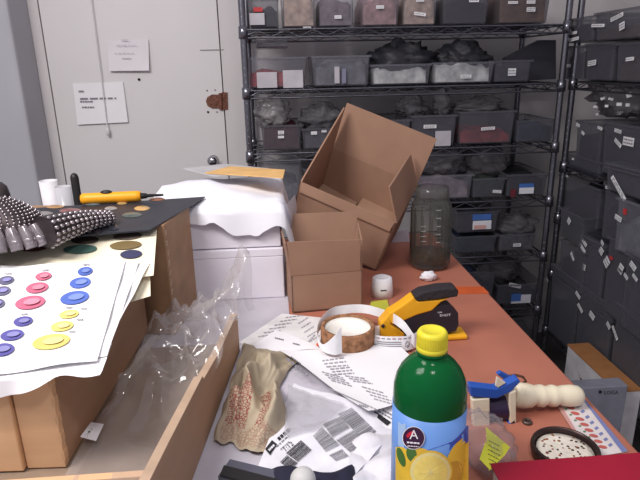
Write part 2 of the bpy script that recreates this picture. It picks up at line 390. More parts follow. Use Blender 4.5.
# second shelf
back_bin('large clear bin with white boxes and red goods, leftmost on second back shelf', 246, 306, 57, 1, 'red', .45, [], bin_m, patches=[(267, 80, 20, 15, veil, 'white_box'), (293, 79, 20, 17, veil, 'white_box')])
back_bin('small clear bin behind, stacked above the large clear bin of white boxes', 254, 289, 40, 1, 'grey', .3, [], bin_m, dz=.146, dy=.05, depth=.2)
back_bin('clear bin of grey goods, second on the second back shelf', 312, 370, 55.5, 1, 'grey', .7, [], bin_m, patches=[(337, 75, 5, 16, veil, 'paper_slip'), (344, 76, 4, 14, M('lilac_print', (128, 128, 150), .6), 'paper_slip')])
back_bin('white-filled wide bin under a black bag, third on the second back shelf', 371, 431, 64, 1, 'white', .8, [], bin_m)
back_bin('white-filled wide bin with small label, fourth on the second back shelf', 433, 495, 62, 1, 'white', .8, [(466, 76.5, 11, 3.5, 0)], bin_m)
back_bin('smoky bin with square label, right end of the second back shelf', 496, 532, 60, 1, 'dark', .6, [(512, 72, 8, 7, 0)], bin_dark)
zb = aty(400, 64, 2.28).z
bag('black crinkled bag heaped in the third wide bin of the second back shelf', (aty(402, 62, 2.32).x, 2.34, zb - .055), (.125, .10, .075), M('black_bag', (48, 48, 54), .5, bump=1, bscale=40), .1, 1)
bag('black bag lying in the label-marked wide bin of the second back shelf', (aty(462, 60, 2.32).x, 2.34, zb - .05), (.11, .10, .07), M('black_bag', (44, 44, 50)), .1, 2)
d = MB(); pq = [aty(*q, 2.42) for q in ((505, 82), (556, 79), (556, 40), (540, 40), (505, 58))]
d.prism(pq, (0, .03, 0)); tag(d.build('flat_board', M('dark_panel', (66, 66, 74), .5), None, aty(530, 82, 2.42)), 'dark flat board leaning at the right end of the second back shelf', 'board')
# third shelf
back_bin('maroon-filled bin with two labels, leftmost on the third back shelf', 261, 301, 125, 2, 'maroon', .85, [(281, 132.5, 6, 3.5, 0), (281, 137, 6, 2.4, 0)], bin_dark)
bag('clear bag of red things standing on the maroon-filled bin', (aty(273, 124, 2.3).x, 2.31, aty(273, 127, 2.3).z), (.07, .07, .055), film('clear_bag_film', (150, 148, 150), .45, .15, .3, .7, 35), .25, 3)
back_bin('grey-blue bin with small label, second on the third back shelf', 302, 350, 128, 2, 'grey', .7, [(314, 133, 6, 3, 0), (324, 131, 5, 2.5, 0)], bin_dark)
bag('grey bag with a peaked top on the grey-blue bin of the third back shelf', (aty(322, 126, 2.3).x, 2.32, aty(322, 129, 2.3).z), (.085, .07, .05), bag_m, .3, 4)
back_bin('bin behind the big carton on the third back shelf', 352, 411, 120, 2, 'dark', .7, [], bin_dark)
back_bin('bin with white card panel at the right of the big carton, third back shelf', 412, 457, 115, 2, 'dark', .6, [(430, 126.5, 13, 3.5, 0)], bin_dark, patches=[(443, 138.5, 16, 15, veil, 'card_panel')])
bag('dark round bag peeking over the big carton on the third back shelf', (aty(413, 112, 2.3).x, 2.33, aty(413, 117, 2.3).z), (.06, .06, .045), bag_m, .1, 5)
bag('grey bag twisted to a point over the card-panel bin', (aty(441, 112, 2.3).x, 2.30, aty(441, 116, 2.3).z), (.035, .04, .05), bag_m, .7, 6)
back_bin('bin with red contents and white label on the third back shelf', 460, 516, 111, 2, 'red', .35, [(488, 128.5, 14, 3, -3)], bin_dark)
bag('folded grey bag on top of the bin with red contents', (aty(479, 111, 2.3).x, 2.33, aty(479, 113, 2.3).z), (.10, .07, .035), bag_m, .1, 7)
back_bin('dark blue bin at the right end of the third back shelf', 518, 556, 120, 2, 'blue', .7, [], bin_dark)
# fourth shelf
back_bin('bluish clear bin behind the manila envelope, left end of fourth back shelf', 258, 300, 162, 3, 'grey', .5, [], bin_m)
back_bin('bin hidden partly behind the tilted big carton, fourth back shelf', 304, 360, 168, 3, 'dark', .6, [], bin_dark)
back_bin('pinkish grey bin behind the glass jar on the fourth back shelf', 418, 473, 175, 3, 'mauve', .7, [], bin_m)
bag('dark bag with white scribbles above the pinkish grey bin', (aty(443, 172, 2.3).x, 2.33, aty(443, 178, 2.3).z), (.10, .08, .07), bag_m, .15, 8)
back_bin('greenish dark bin with a slanted label on the fourth back shelf', 474, 506, 178, 3, 'green', .75, [(497, 191.5, 9, 3, 5)], bin_dark)
bag('dark crumpled bag over the greenish bin on the fourth back shelf', (aty(486, 168, 2.33).x, 2.36, aty(486, 180, 2.3).z), (.085, .08, .085), bag_m, .1, 9)
back_bin('bin with blue and white label and red side, fourth back shelf', 508, 548, 174, 3, 'black', .8, [], bin_dark, patches=[(526.5, 190.5, 15, 6.5, whitep, 'label'), (526.5, 185.5, 15, 4, bluep, 'label_stripe'), (513, 193, 5, 8, M('dark_red_print', (110, 44, 52), .6), 'red_item')])
# fifth shelf
back_bin('lower dark blue bin of the stack right of the jar, fifth back shelf', 456, 497, 236, 4, 'blue', .7, [], bin_dark)
back_bin('upper bin with blue and pink picture label, stacked right of the jar', 458, 499, 211, 4, 'dark', .7, [], bin_dark, dz=aty(478, 236, 2.22).z - BZ[4] + .004, patches=[(482, 225, 19, 9, whitep, 'label'), (482, 217, 19, 6, bluep, 'label_stripe'), (480, 227, 12, 4, M('pink_print', (214, 168, 160), .6), 'label_print')])
back_bin('grey bin with one small label, right part of the fifth back shelf', 500, 536, 234, 4, 'grey', .7, [(517, 245, 8, 3.4, 0)], bin_dark)
bag('grey bag tied to a point on the grey bin of the fifth back shelf', (aty(515, 232, 2.3).x, 2.31, aty(515, 236, 2.3).z), (.085, .07, .05), bag_m, .5, 10)
# sixth and lowest shelf
back_bin('dark bin behind the table corner on the sixth back shelf', 452, 496, 272, 5, 'blue', .6, [], bin_dark)
back_bin('bin with blue and white label on the sixth back shelf', 498, 542, 284, 5, 'dark', .6, [(515, 285.5, 13, 4, 14)], bin_dark, patches=[(521, 299, 20, 9, whitep, 'label'), (516, 297.5, 10, 8, bluep, 'label_stripe')])
bag('dark bag on top of the sixth shelf bins, below the small-label bin', (aty(500, 272, 2.33).x, 2.36, aty(500, 284, 2.3).z), (.11, .08, .06), bag_m, .1, 11)
back_bin('dark bin low on the bottom back shelf beside the table edge', 486, 540, 318, 6, 'black', .6, [], bin_dark)
# right rack
side_bin('small dark labelled bin at the far end of the upper right shelf', 562, 581, 46, 1.331, 'dark', .7, [(567, 66, 10, 3, -4)], X=1.175)
side_bin('dark bin with torn white label, second on the upper right shelf', 582, 610, 43, 1.331, 'dark', .7, [(592, 63, 10, 5, -6)], X=1.175)
side_bin('dark bin with beige goods at the picture edge, upper right shelf', 612, 660, 42, 1.331, 'brown', .6, [(630, 59, 9, 3.5, -4)], X=1.175)
z2 = atx(575, 45, 1.15).z + .006
side_bin('bin with two strip labels stacked at the far end, upper right shelf', 563, 591, 18, z2, 'dark', .7, [(572, 33.2, 13, 2.6, -2), (571, 40, 20, 3, -5)], X=1.15)
side_bin('large bin with scattered white labels stacked high on the right rack', 592, 640, 10, z2, 'brown', .4, [(598, 25.5, 16, 3, 3), (617, 17, 14, 4, -12), (622, 26, 6, 7, -15)], X=1.15)
side_bin('dark bin with round tag, far end of the second right shelf', 572, 596, 121, 1.001, 'dark', .7, [(578, 125, 5, 3, 10), (583, 133, 4, 3, 20)], X=1.20)
side_bin('dark bin with a big white label on the second right shelf', 597, 650, 124, 1.001, 'dark', .7, [(600, 128, 6, 3, 10), (618, 131, 8, 3.5, 5), (628.5, 141.5, 12, 8.5, 0), (618, 143, 9, 4, 25)], X=1.20)
p = atx(606, 122, 1.25)
hb_ = bag('heap of dark bags covered in white stickers on the second right shelf', (1.34, p.y, max(atx(623, 124, 1.20).z, atx(584, 121, 1.20).z) + .006), (.12, .22, .11), bag_m, .1, 12)
for (px, py, w_, h_, rot) in ((604, 98, 7, 3.5, 20), (610, 100, 6, 2.6, -30), (615, 101, 6, 2, 10), (606, 107, 4, 3, 0), (627, 95, 6, 6, 20), (623, 107, 6, 4, 0), (630, 107, 5, 4, 0), (622, 112, 7, 4, 5), (586, 116, 5, 3, 0), (592, 115, 4, 3, 0)):
    d_ = ray(px, py).normalized(); best = min((v.co + Vector(hb_.location) for v in hb_.data.vertices), key=lambda q_: ((q_ - EYE) - d_ * (q_ - EYE).dot(d_)).length + .15 * q_.x)
    r_ = d_.cross(Vector((0, 0, 1))).normalized(); up_ = r_.cross(d_).normalized(); cr_, sr_ = math.cos(math.radians(rot)), math.sin(math.radians(rot))
    e1_ = (r_ * cr_ + up_ * sr_) * w_ * .5 * 1.6 / F; e2_ = (up_ * cr_ - r_ * sr_) * h_ * .5 * 1.6 / F; c_ = best - d_ * .008
    lb_ = MB().slab([c_ - e1_ - e2_, c_ + e1_ - e2_, c_ + e1_ + e2_, c_ - e1_ + e2_], d_ * .006); lb_.build('sticker', lab_m, hb_)
side_bin('lower dark bin of the two stacked at far end, third right shelf', 556, 596, 180, .781, 'dark', .7, [(560, 190, 4, 3, 10)], X=1.195)
z3 = atx(576, 180, 1.15).z + .006
side_bin('upper dark bin of the two stacked at far end, third right shelf', 562, 598, 156, z3, 'blue', .6, [(566, 176, 6, 3, 8), (573, 159, 3, 2, 0)], X=1.195)
side_bin('dark bin with small square tag, middle of the third right shelf', 598, 620, 184, .781, 'dark', .7, [(608, 187, 6, 4, -5)], X=1.17)
side_bin('clear grey bin with red dot sticker, near end of the third right shelf', 612, 660, 203, .781, 'grey', .6, [(620, 218, 7, 5, 10)], bin_m, X=1.14, rot=.06, patches=[(626, 211.5, 3.5, 6, redp, 'red_sticker')])
z4 = atx(636, 203, 1.14).z + .024
side_bin('shallow bin with long strip label atop the clear grey bin', 606, 660, 172, z4 - .02, 'dark', .7, [(620, 188, 20, 5, 40)], X=1.15, rot=.1, lid=True)
side_bin('olive-tinted bin at the far end of the fourth right shelf', 557, 580, 211, atx(568, 243, 1.155).z + .006, 'green', .7, [(569, 221, 4, 6, 30)], X=1.15, depth=.25)
side_bin('dark lower bin carrying the olive-tinted bin, fourth right shelf', 556, 580, 243, .526, 'black', .7, [], X=1.155)
side_bin('bin with paired white labels, second on the fourth right shelf', 572, 597, 238, .526, 'dark', .7, [(584, 241, 9, 4, 30), (583, 248, 8, 4, 30), (574, 256, 6, 5, 40), (584, 267, 4, 6, 0)], X=1.165, rot=.05, lid=True)
side_bin('bin with white and red stickers, third on the fourth right shelf', 598, 620, 236, .526, 'dark', .7, [(601, 243, 4, 4, 30), (600, 251, 5, 7, 30), (606, 262, 6, 10, 35)], X=1.16, rot=-.05, patches=[(610.5, 258, 4, 3.5, redp, 'red_sticker')])
side_bin('bin with scattered white labels at the picture edge, fourth right shelf', 616, 660, 258, .526, 'dark', .7, [(621, 268, 5, 8, 20), (633, 266, 7, 6, 25), (620, 271, 5, 4, 25), (626, 276.5, 5, 4, 25), (635, 277.5, 6, 4, 25)], X=1.15, lid=True)
side_bin('large grey bin at the far end of the fifth right shelf', 545, 571, 270, .256, 'green', .6, [(547, 279.5, 4, 3, 20)], X=1.165, lid=True)
side_bin('large dark bin with label row, second on the fifth right shelf', 572, 602, 288, .256, 'dark', .6, [(579, 295, 6, 4, 25), (581, 308, 7, 4, 30), (592, 315.5, 6, 6, 20)], X=1.17, rot=.04)
side_bin('large dark bin with scribbled label, near end of the fifth right shelf', 603, 640, 308, .256, 'dark', .6, [(607, 325.5, 5, 5, 30), (614, 333, 10, 4, 40)], X=1.165, rot=-.04, lid=True)
# cartons on the floor by the right rack
A = atx(567.5, 347, 1.08); B = atx(618, 388, 1.08)
t = thing('shipping_carton', 'white carton with brown top, standing by the right rack beyond the table edge', 'carton', (1.12, (A.y + B.y) / 2, 0))
zt = (A.z + B.z) / 2
MB().box((1.08, B.y, .002), (1.165, A.y, zt - .004)).build('carton_body', M('white_carton', (214, 212, 214), .7), t, bevel=.003)
MB().box((1.078, B.y - .002, zt - .004), (1.165, A.y + .002, zt)).build('carton_top', M('brown_carton_top', (170, 118, 74), .7), t)
MB().prism([atx(*q, 1.0795) for q in ((578.5, 371), (580, 377), (590, 388), (582, 386))], (-.001, 0, 0)).build('carton_print', M('brown_print', (120, 86, 56), .7), t)
yc = B.y - .06; A2 = aty(574, 389, yc); B2 = aty(628, 387, yc)
t = thing('labelled_carton', 'pale carton with dark lettering on the floor past the table edge', 'carton', ((A2.x + B2.x) / 2, yc, 0))
MB().box((A2.x, yc, .002), (B2.x, yc + .05, A2.z)).build('carton_body', M('shaded_carton', (136, 138, 150), .7), t, bevel=.003)  # pale card greyed down: the shade around it is put into the colour
m = MB(); sc = lambda px, py: aty(px, py, yc - .001)
text(m, 'LOGA', 604, 394.5, 5.4, sc, 1, 0); m.fan([sc(*q) for q in ellpts(600.3, 392, 1.8, 1.8, 0, 12)][::-1])
m.build('lettering', black_ink, t)
# ------------------------------------------------------------------ bench
t = thing('work_table', 'terracotta-topped work table running along the room', 'table', (-.2, 1.0, 0))
MB().box((-1.0, .3, T - .035), (.5, 1.75, T)).build('tabletop', [terra], t, bevel=.004)
for x, y in ((-.94, .36), (.44, .36), (-.94, 1.69), (.44, 1.69)): MB().box((x - .03, y - .03, 0), (x + .03, y + .03, T - .035)).build('leg', M('dark_leg', (52, 46, 46), .6), t)
MB().slab([(.385, 1.235, T + .0003), (.5, 1.225, T + .0003), (.5, 1.268, T + .0003), (.385, 1.285, T + .0003)], (0, 0, .0006)).build('tape_strip', M('orange_tape', (200, 92, 48), .35), t)
tp_ = [(-.8, .38), (.20, .38), (.20, .96), (.012, 1.10), (.012, 1.60), (-.8, 1.60)]
tag(MB().prism([Vector((x, y, T + .0005)) for x, y in tp_], (0, 0, .001)).build('table_paper', M('lavender_paper', (190, 186, 196), .75, var=.05), None, (-.35, .8, T)), 'pale grey paper sheet spread over the left half of the table', 'paper')
TS = T + .0022
# ------------------------------------------------------------------ white boxes, tissue, envelopes
def lid_box(label, lo, hi, lidh, name='storage_box'):
    t = thing(name, label, 'box', ((lo[0] + hi[0]) / 2, (lo[1] + hi[1]) / 2, lo[2]))
    MB().box(lo, (hi[0], hi[1], hi[2] - lidh)).build('box_body', M('white_box_card', (226, 222, 232), .6, var=.03), t, bevel=.002)
    MB().box((lo[0] - .0006, lo[1] - .0006, hi[2] - lidh), (hi[0] + .0006, hi[1] + .0006, hi[2])).build('lid', M('white_box_card', (226, 222, 232)), t, bevel=.002)
lid_box('lower white cardboard box behind the clear plastic bag', (-.213, 1.262, T + .002), (.004, 1.52, .998), .02)
lid_box('upper white cardboard box stacked under the white tissue paper', (-.210, 1.268, 1.0005), (.0, 1.52, 1.088), .03)
def tissue(u, v):
    # u across (left to right), v back to front; drops over front and right edges
    x = -.33 + .40 * u; y = 1.60 - .42 * v; z = 1.105 + .012 * fbm(x * 5, y * 5, 1) + .014 * math.sin(u * 5) * math.sin(v * 4)
    left = max(0, -.19 - x); z -= left * .12
    if y < 1.262:
        e = 1.262 - y; hem = .55 + .45 * math.sin(u * 11 + .5) * .5 + .2 * fbm(u * 6, 0, 3)
        z = 1.108 - e * hem - .012; y = 1.262 - .008 - .006 * math.sin(u * 17) - e * .04
    if x > .006:
        e = x - .006; z -= e * (1.3 + .5 * math.sin(v * 9)); x = .010 + e * .35
    return (x, y, z)
tis = MB().grid(tissue, 40, 40)
tag(tis.build('tissue_paper', M('white_tissue', (240, 240, 248), .8, var=.02), None, (-.15, 1.4, 1.09)), 'crumpled white tissue paper draped over the stacked white boxes', 'paper')
for nm, lab, px, mt, dz in (('grey_folder', 'pale grey folder lying on the tissue paper under the manila envelope', ((183, 169), (225, 164.5), (284, 171), (215, 177)), M('grey_folder', (186, 184, 186), .7), 1.138),
                        ('manila_envelope', 'manila envelope on top of the white tissue paper pile', ((205, 173.5), (230, 167), (285, 170.5), (283, 178.5)), M('manila', (222, 178, 116), .65), 1.1415)):
    q = [atz(*p, dz) for p in px]
    m = MB().slab(q, (0, 0, .0025)); tag(m.build(nm, mt, None, (q[0] + q[2]) / 2), lab, 'folder' if 'folder' in nm else 'envelope')
q = lambda u, v: (Vector((.018 + .012 * v + .022 * u * (1 - .6 * v) + .004 * math.sin(v * 8), 1.275 + .1 * u, 1.10 - .17 * v)))
tag(MB().grid(q, 8, 14).build('plastic_sheet', film('milky_film', (214, 212, 222), .3, .3, .3), None, (.03, 1.3, .93)), 'milky plastic sheet hanging at the right of the white boxes', 'sheet')
# ------------------------------------------------------------------ brown boxes at left
BT = 1.113
n0 = Vector((-.230, 1.088, 0)); ax = math.radians(-10)
ux = Vector((math.cos(ax), math.sin(ax), 0)); uy = Vector((-math.sin(ax), math.cos(ax), 0))
def bb(u, v, z): p = n0 + ux * u + uy * v; return Vector((p.x, p.y, z))
t = thing('hardboard_box', 'tall brown wooden box carrying the black sample board', 'box', bb(-.22, .08, T))
MB().hexa([bb(-.45, 0, T + .003), bb(0, 0, T + .003), bb(0, .158, T + .003), bb(-.45, .158, T + .003)], [bb(-.45, 0, BT), bb(0, 0, BT), bb(0, .158, BT), bb(-.45, .158, BT)]).build('box_body', hard_m, t, bevel=.002)
m = MB()
for k_ in range(11):
    z = 1.10 - k_ * .021; m.hexa([bb(.0006, .003, z - .011), bb(.0006, .010, z - .011), bb(-.004, .010, z - .011), bb(-.004, .003, z - .011)], [bb(.0016, .003, z), bb(.0016, .010, z), bb(-.004, .010, z), bb(-.004, .003, z)])
m.build('corner_joint', edge_m, t)
# tray
def xr(y): return -.134 + .125 * (y - .647)
t = thing('wooden_tray', 'long shallow plywood tray lined with clear plastic, left of the towel', 'tray', (-.35, .8, T))
FZ = .891
MB().hexa([(-.62, .50, T + .003), (xr(.5) - .012, .50, T + .003), (xr(1.0) - .012, 1.0, T + .003), (-.62, 1.0, T + .003)], [(-.62, .50, FZ), (xr(.5) - .012, .50, FZ), (xr(1.0) - .012, 1.0, FZ), (-.62, 1.0, FZ)]).build('tray_floor', M('tray_floor', (138, 120, 104), .5, var=.2), t)
m = MB()
st = [(.40, .992), (.575, .986), (.735, .978), (.742, .970), (.85, .958), (1.0, .955)]
for (ya, za), (yb, zb_) in zip(st, st[1:]):
    m.hexa([(xr(ya) - .012, ya, T + .003), (xr(ya), ya, T + .003), (xr(yb), yb, T + .003), (xr(yb) - .012, yb, T + .003)], [(xr(ya) - .012, ya, za - .0015), (xr(ya), ya, za - .0015), (xr(yb), yb, zb_ - .0015), (xr(yb) - .012, yb, zb_ - .0015)])
    m.hexa([(xr(ya) - .012, ya, za - .0015), (xr(ya), ya, za - .0015), (xr(yb), yb, zb_ - .0015), (xr(yb) - .012, yb, zb_ - .0015)], [(xr(ya) - .012, ya, za), (xr(ya), ya, za), (xr(yb), yb, zb_), (xr(yb) - .012, yb, zb_)], 1)
m.build('side_panel', [wood_m, edge_m], t)
f0 = atz(20, 478.5, .905); MB().box((-.62, f0.y - .012, T + .003), (xr(.62) - .014, f0.y, .905)).build('front_panel', [pine_m], t, bevel=.001)
# pine box in the tray
ang = math.radians(-3.5); o0 = Vector((-.305, .662, 0)); vx = Vector((math.cos(ang), math.sin(ang), 0)); vy = Vector((-math.sin(ang), math.cos(ang), 0))
PT = 1.034
def pa(u, v, z): p = o0 + vx * u + vy * v; return Vector((p.x, p.y, z))
t = thing('pine_box', 'pale wooden drawer box in the tray under the oval sample sheets', 'box', pa(-.15, .2, FZ))
MB().hexa([pa(-.3, .012, FZ + .002), pa(0, .012, FZ + .002), pa(0, .41, FZ + .002), pa(-.3, .41, FZ + .002)], [pa(-.3, .012, PT), pa(0, .012, PT), pa(0, .41, PT), pa(-.3, .41, PT)]).build('box_body', wood_m, t, bevel=.001)
MB().hexa([pa(-.052, 0, FZ + .002), pa(0, 0, FZ + .002), pa(0, .012, FZ + .002), pa(-.052, .012, FZ + .002)], [pa(-.052, 0, PT), pa(0, 0, PT), pa(0, .012, PT), pa(-.052, .012, PT)]).build('front_panel', pine_m, t, bevel=.001)
MB().hexa([pa(-.3, -.006, FZ + .002), pa(-.054, -.006, FZ + .002), pa(-.054, .012, FZ + .002), pa(-.3, .012, FZ + .002)], [pa(-.3, -.006, PT), pa(-.054, -.006, PT), pa(-.054, .012, PT), pa(-.3, .012, PT)]).build('front_panel', pine_m, t, bevel=.002)
m = MB()
for k_ in range(5):
    z = 1.03 - k_ * .028; m.hexa([pa(.0008, 0, z - .014), pa(.0008, .011, z - .014), pa(-.002, .011, z - .014), pa(-.002, 0, z - .014)], [pa(.0008, 0, z), pa(.0008, .011, z), pa(-.002, .011, z), pa(-.002, 0, z)])
m.build('finger_joint', pine_m, t)
# clear plastic in the tray
def sstep(a, b, x): x = min(1, max(0, (x - a) / (b - a))); return x * x * (3 - 2 * x)
def plast(u, v):
    y = .60 + .50 * v; ed_ = sstep(.22, .60, v)
    xl = -.297 + .02 * v + .03 * ed_; x_r = xr(y) - .016 + ed_ * .036
    x = xl + (x_r - xl) * u
    n1 = 1 - min(1, abs(noise.noise(Vector((x * 16 + y * 9, y * 8 - x * 9, 1)))) * 3)
    n2_ = 1 - min(1, abs(noise.noise(Vector((x * 30 - y * 16, y * 20 + x * 8, 6)))) * 3)
    n3 = noise.noise(Vector((x * 9, y * 9, 15)))
    z = .902 + ed_ * (.026 + .066 * u ** 1.8) * (1 if u > .02 else .6) + .003 * n3 + .05 * math.exp(-((u - .93) / .16) ** 2 - ((v - .86) / .12) ** 2)
    z += ed_ * (.034 * n1 + .014 * n2_ + .014 * n3) + (1 - ed_) * .004 * n1 * (1 if .1 < u < .93 else 0)
    if v > .9: z -= (v - .9) * .9 * (.3 + .7 * u)
    x += ed_ * .012 * noise.noise(Vector((x * 24, y * 24, 9))); y += ed_ * .012 * noise.noise(Vector((x * 24, y * 24, 19)))
    return (x, y, max(z, .897))
clearp = film('clear_plastic', (200, 194, 194), .82, .09, .30, .2, 30, 1)
clearp.node_tree.nodes['Principled BSDF'].inputs['IOR'].default_value = 2.0
tag(MB().grid(plast, 64, 90).build('clear_plastic_bag', clearp, None, (-.2, .9, .897)), 'crinkled clear plastic bag lying in the plywood tray and over its end', 'bag')
m = MB(); surf = lambda px, py: atz(px, py, .914)
quadprint(m, [(80, 437), (91, 422), (104, 424), (96, 441)], surf, 0, 2); words(m, 86, 434, 9, 2.2, surf, 50, 1, 31); m.fan([surf(*q) for q in ellpts(86, 436, 1.8, 1.8)], 1)
tag(m.build('price_sticker', [paper_m, black_ink], None, surf(92, 432)), 'small white sticker on the clear plastic in the tray', 'sticker')
# ------------------------------------------------------------------ sample sheets and board
def sheet(name, label, quad, hf, mats, prints=None, nu=16, nv=16, cat='sheet'):
    m = MB(); q = [Vector((*p, 0)) for p in quad]
    def fn(u, v):
        a = q[0].lerp(q[1], u).lerp(q[3].lerp(q[2], u), v); return (a.x, a.y, hf(a.x, a.y))
    m.grid(fn, nu, nv)
    if prints: prints(m, onfield(hf, .0016))
    c = (q[0] + q[2]) / 2
    return tag(m.build(name, mats, None, (c.x, c.y, hf(c.x, c.y))), label, cat)
BD = BT + .004
bq = [atz(150, 229.5, BD), atz(205, 196.5, BD), atz(-40, 213, BD), atz(-60, 247, BD)]
t = thing('sample_board', 'black sample board with rows of oval swatches on the tall brown box', 'board', (bq[0] + bq[2]) / 2)
MB().slab([p - Vector((0, 0, .003)) for p in bq], (0, 0, .003)).build('board', M('black_board', (44, 46, 54), .45, var=.2), t)
bs = lambda px, py: atz(px, py, BD + .0006)
ov = [(142, 208.2, 8, 2.4, (186, 150, 96)), (132, 214.8, 10, 2.6, (88, 96, 90)), (111, 208.3, 6.5, 1.6, (150, 144, 140)), (122, 203.3, 5, 1.2, (170, 140, 90)), (157, 199.3, 8, 1.4, (150, 100, 76)),
      (70, 210.5, 11, 2.4, (128, 86, 84)), (92, 204, 9, 1.3, (90, 100, 104)), (44, 213.5, 9, 2, (130, 126, 124)), (55, 206.8, 9, 1.4, (178, 140, 100)), (26, 214, 9, 2, (80, 80, 84)), (100, 214.2, 8, 2, (70, 70, 76)),
      (82, 232, 6, 3.6, (36, 34, 38)), (96, 230.5, 6, 3.4, (40, 36, 40)), (113, 227.5, 6, 3.2, (34, 36, 44))]  # ovals by the tail, its shadow painted into their near-black colour
for i, (x, y, rx, ry, c) in enumerate(ov):
    m = MB(); base = [bs(*p) for p in ellpts(x, y, rx, ry, 2)]
    cc = bs(x, y) + Vector((0, 0, .003)); n_ = len(base)
    m.add(base + [b.lerp(cc, .35) + Vector((0, 0, .0016)) for b in base] + [cc], [(i_, (i_ + 1) % n_, n_ + (i_ + 1) % n_, n_ + i_) for i_ in range(n_)] + [(n_ + i_, n_ + (i_ + 1) % n_, 2 * n_) for i_ in range(n_)], 0, True)
    m.build('oval_swatch', M('swatch_%d_%d_%d' % c, c, .25, var=.3, scale=40), t)
def hcream(x, y): return min(1.1125, 1.072 + (y - .90) * .19) 
def oval_print(m, surf, lst):
    for (x, y, rx, ry, mi, a) in lst: m.fan([surf(*p) for p in ellpts(x, y, rx, ry, a)][::-1], mi)
pc_ = lambda px, py, hf: onfield(hf, 0)(px, py).xy
cq = [pc_(157, 228, hcream), pc_(153.5, 275.5, hcream), pc_(-40, 300, hcream), pc_(-60, 245, hcream)]
cm = [cream_m, M('swatch_dark_brown', (84, 74, 68), .3), M('swatch_taupe', (112, 100, 92), .3), M('swatch_olive', (124, 106, 72), .3), M('swatch_green', (76, 106, 98), .3), M('swatch_navy', (60, 62, 92), .3), M('swatch_oxblood', (108, 66, 66), .3)]
sheet('sample_card', 'cream sample card with dark oval swatches below the black board', cq, hcream, cm,
      lambda m, s: oval_print(m, s, [(85, 240, 14, 3.6, 1, 3), (127.5, 235.8, 14.5, 3.6, 2, 4), (125.5, 245, 16, 4.2, 3, 4), (80, 249, 17, 4.4, 4, 3), (131, 254, 11, 4.2, 5, 4), (33, 246.5, 16, 5, 6, 3)]))
hc2 = lambda x, y: hcream(x, y) - .012
cq2 = [pc_(150, 250, hc2), pc_(150.5, 296, hc2), pc_(40, 330, hc2), pc_(-20, 262, hc2)]
sheet('sample_card', 'blank cream card corner showing beneath the oval sample card', cq2, hc2, [cream_m])
def hs(x, y):
    z = 1.049 + (y - .67) * .15
    return z + .0015 * math.sin(x * 60)
pq_ = [pc_(125.5, 261, hs), pc_(97, 361, hs), pc_(-30, 377, hs), pc_(-60, 268, hs)]
sm_ = [paper_m, M('print_blue', (88, 112, 192), .4), M('print_blue_light', (126, 146, 212), .4), M('print_pink', (198, 106, 132), .4), M('print_pink_light', (216, 140, 160), .4), M('print_yellow', (220, 204, 120), .4), M('print_yellow_light', (230, 218, 152), .4), M('print_purple', (96, 92, 160), .4), M('print_purple_light', (140, 138, 190), .4), M('print_slate', (104, 102, 128), .4), ink]
def sprint(m, s):
    L = []
    for (x, y, rx, ry, mi) in [(85, 271, 7.6, 4.1, 1), (80, 282.5, 10.7, 5.2, 1), (74.5, 297.5, 14.6, 6.4, 1), (43.3, 276, 8.2, 3.9, 3), (37, 287.5, 11.4, 5.1, 3), (30, 302.3, 15.3, 6.5, 3), (69, 314, 10, 4.1, 5), (62, 326, 11.6, 5, 5), (51, 341.5, 19.2, 7.4, 5),
                               (6, 280, 8.2, 4, 9), (2, 290.7, 8.8, 4.5, 9), (-4, 303.5, 9, 5, 9), (23, 321, 9.8, 4.6, 7), (12, 334.7, 12, 5.2, 7), (2, 349.5, 12.5, 6.2, 7)]:
        L.append((x, y, rx, ry, mi, 10))
    oval_print(m, s, L)
    s2 = onfield(hs, .0030)
    oval_print(m, s2, [(x + rx * .1, y - ry * .15, rx * .55, ry * .45, {1: 2, 3: 4, 5: 6, 7: 8, 9: 8}[mi], 10) for (x, y, rx, ry, mi, a) in L])
    for i, (x, y) in enumerate([(86, 264), (45, 269.5), (8, 273), (24, 313.5), (69, 307), (84, 308), (80, 319), (72, 331)]): words(m, x - 3, y, 6.5, 1.2, s, 4, 10, 40 + i)
sheet('oval_chart', 'topmost white sheet printed with blue, pink, yellow and purple ovals', pq_, hs, sm_, sprint, 24, 24)
for i, (lab, px, dz) in enumerate((('white sheet just beneath the oval chart, its curled right edge showing', ((139, 261), (107, 356), (-30, 379), (-50, 270)), .0035), ('lowest white sheet of the pile, its edge turned over the cream card', ((150, 263), (120, 320), (60, 360), (40, 270)), .006))):
    hh = lambda x, y, dz=dz, i=i: hs(x, y) - dz + .0012 * math.sin(y * 55 + i * 2)
    sheet('paper_sheet', lab, [pc_(*p, hh) for p in px], hh, [paper_m], None, 20, 24)
hang = [aty(*p, .643) for p in ((98, 362), (80, 367), (62, 374.5), (40, 386), (20, 394), (0, 399), (-30, 404))]
def drape(u, v):
    k_ = u * (len(hang) - 1); i_ = min(len(hang) - 2, int(k_)); b_ = hang[i_].lerp(hang[i_ + 1], k_ - i_)
    top = Vector((b_.x - .005 + .02 * u, .72, 1.0475)); ed_ = Vector((b_.x, .650, 1.0435 - .003 * (1 - v)))
    if v < .6: return top.lerp(ed_, v / .6)
    w2 = (v - .6) / .4; c_ = ed_.lerp(Vector((b_.x, b_.y - .004 * math.sin(u * 14), min(b_.z, 1.0425))), w2); return c_
tag(MB().grid(drape, 28, 16).build('paper_sheet', paper_m, None, (-.3, .66, 1.04)), 'drooping white sheet hanging over the front of the pale drawer box', 'paper')
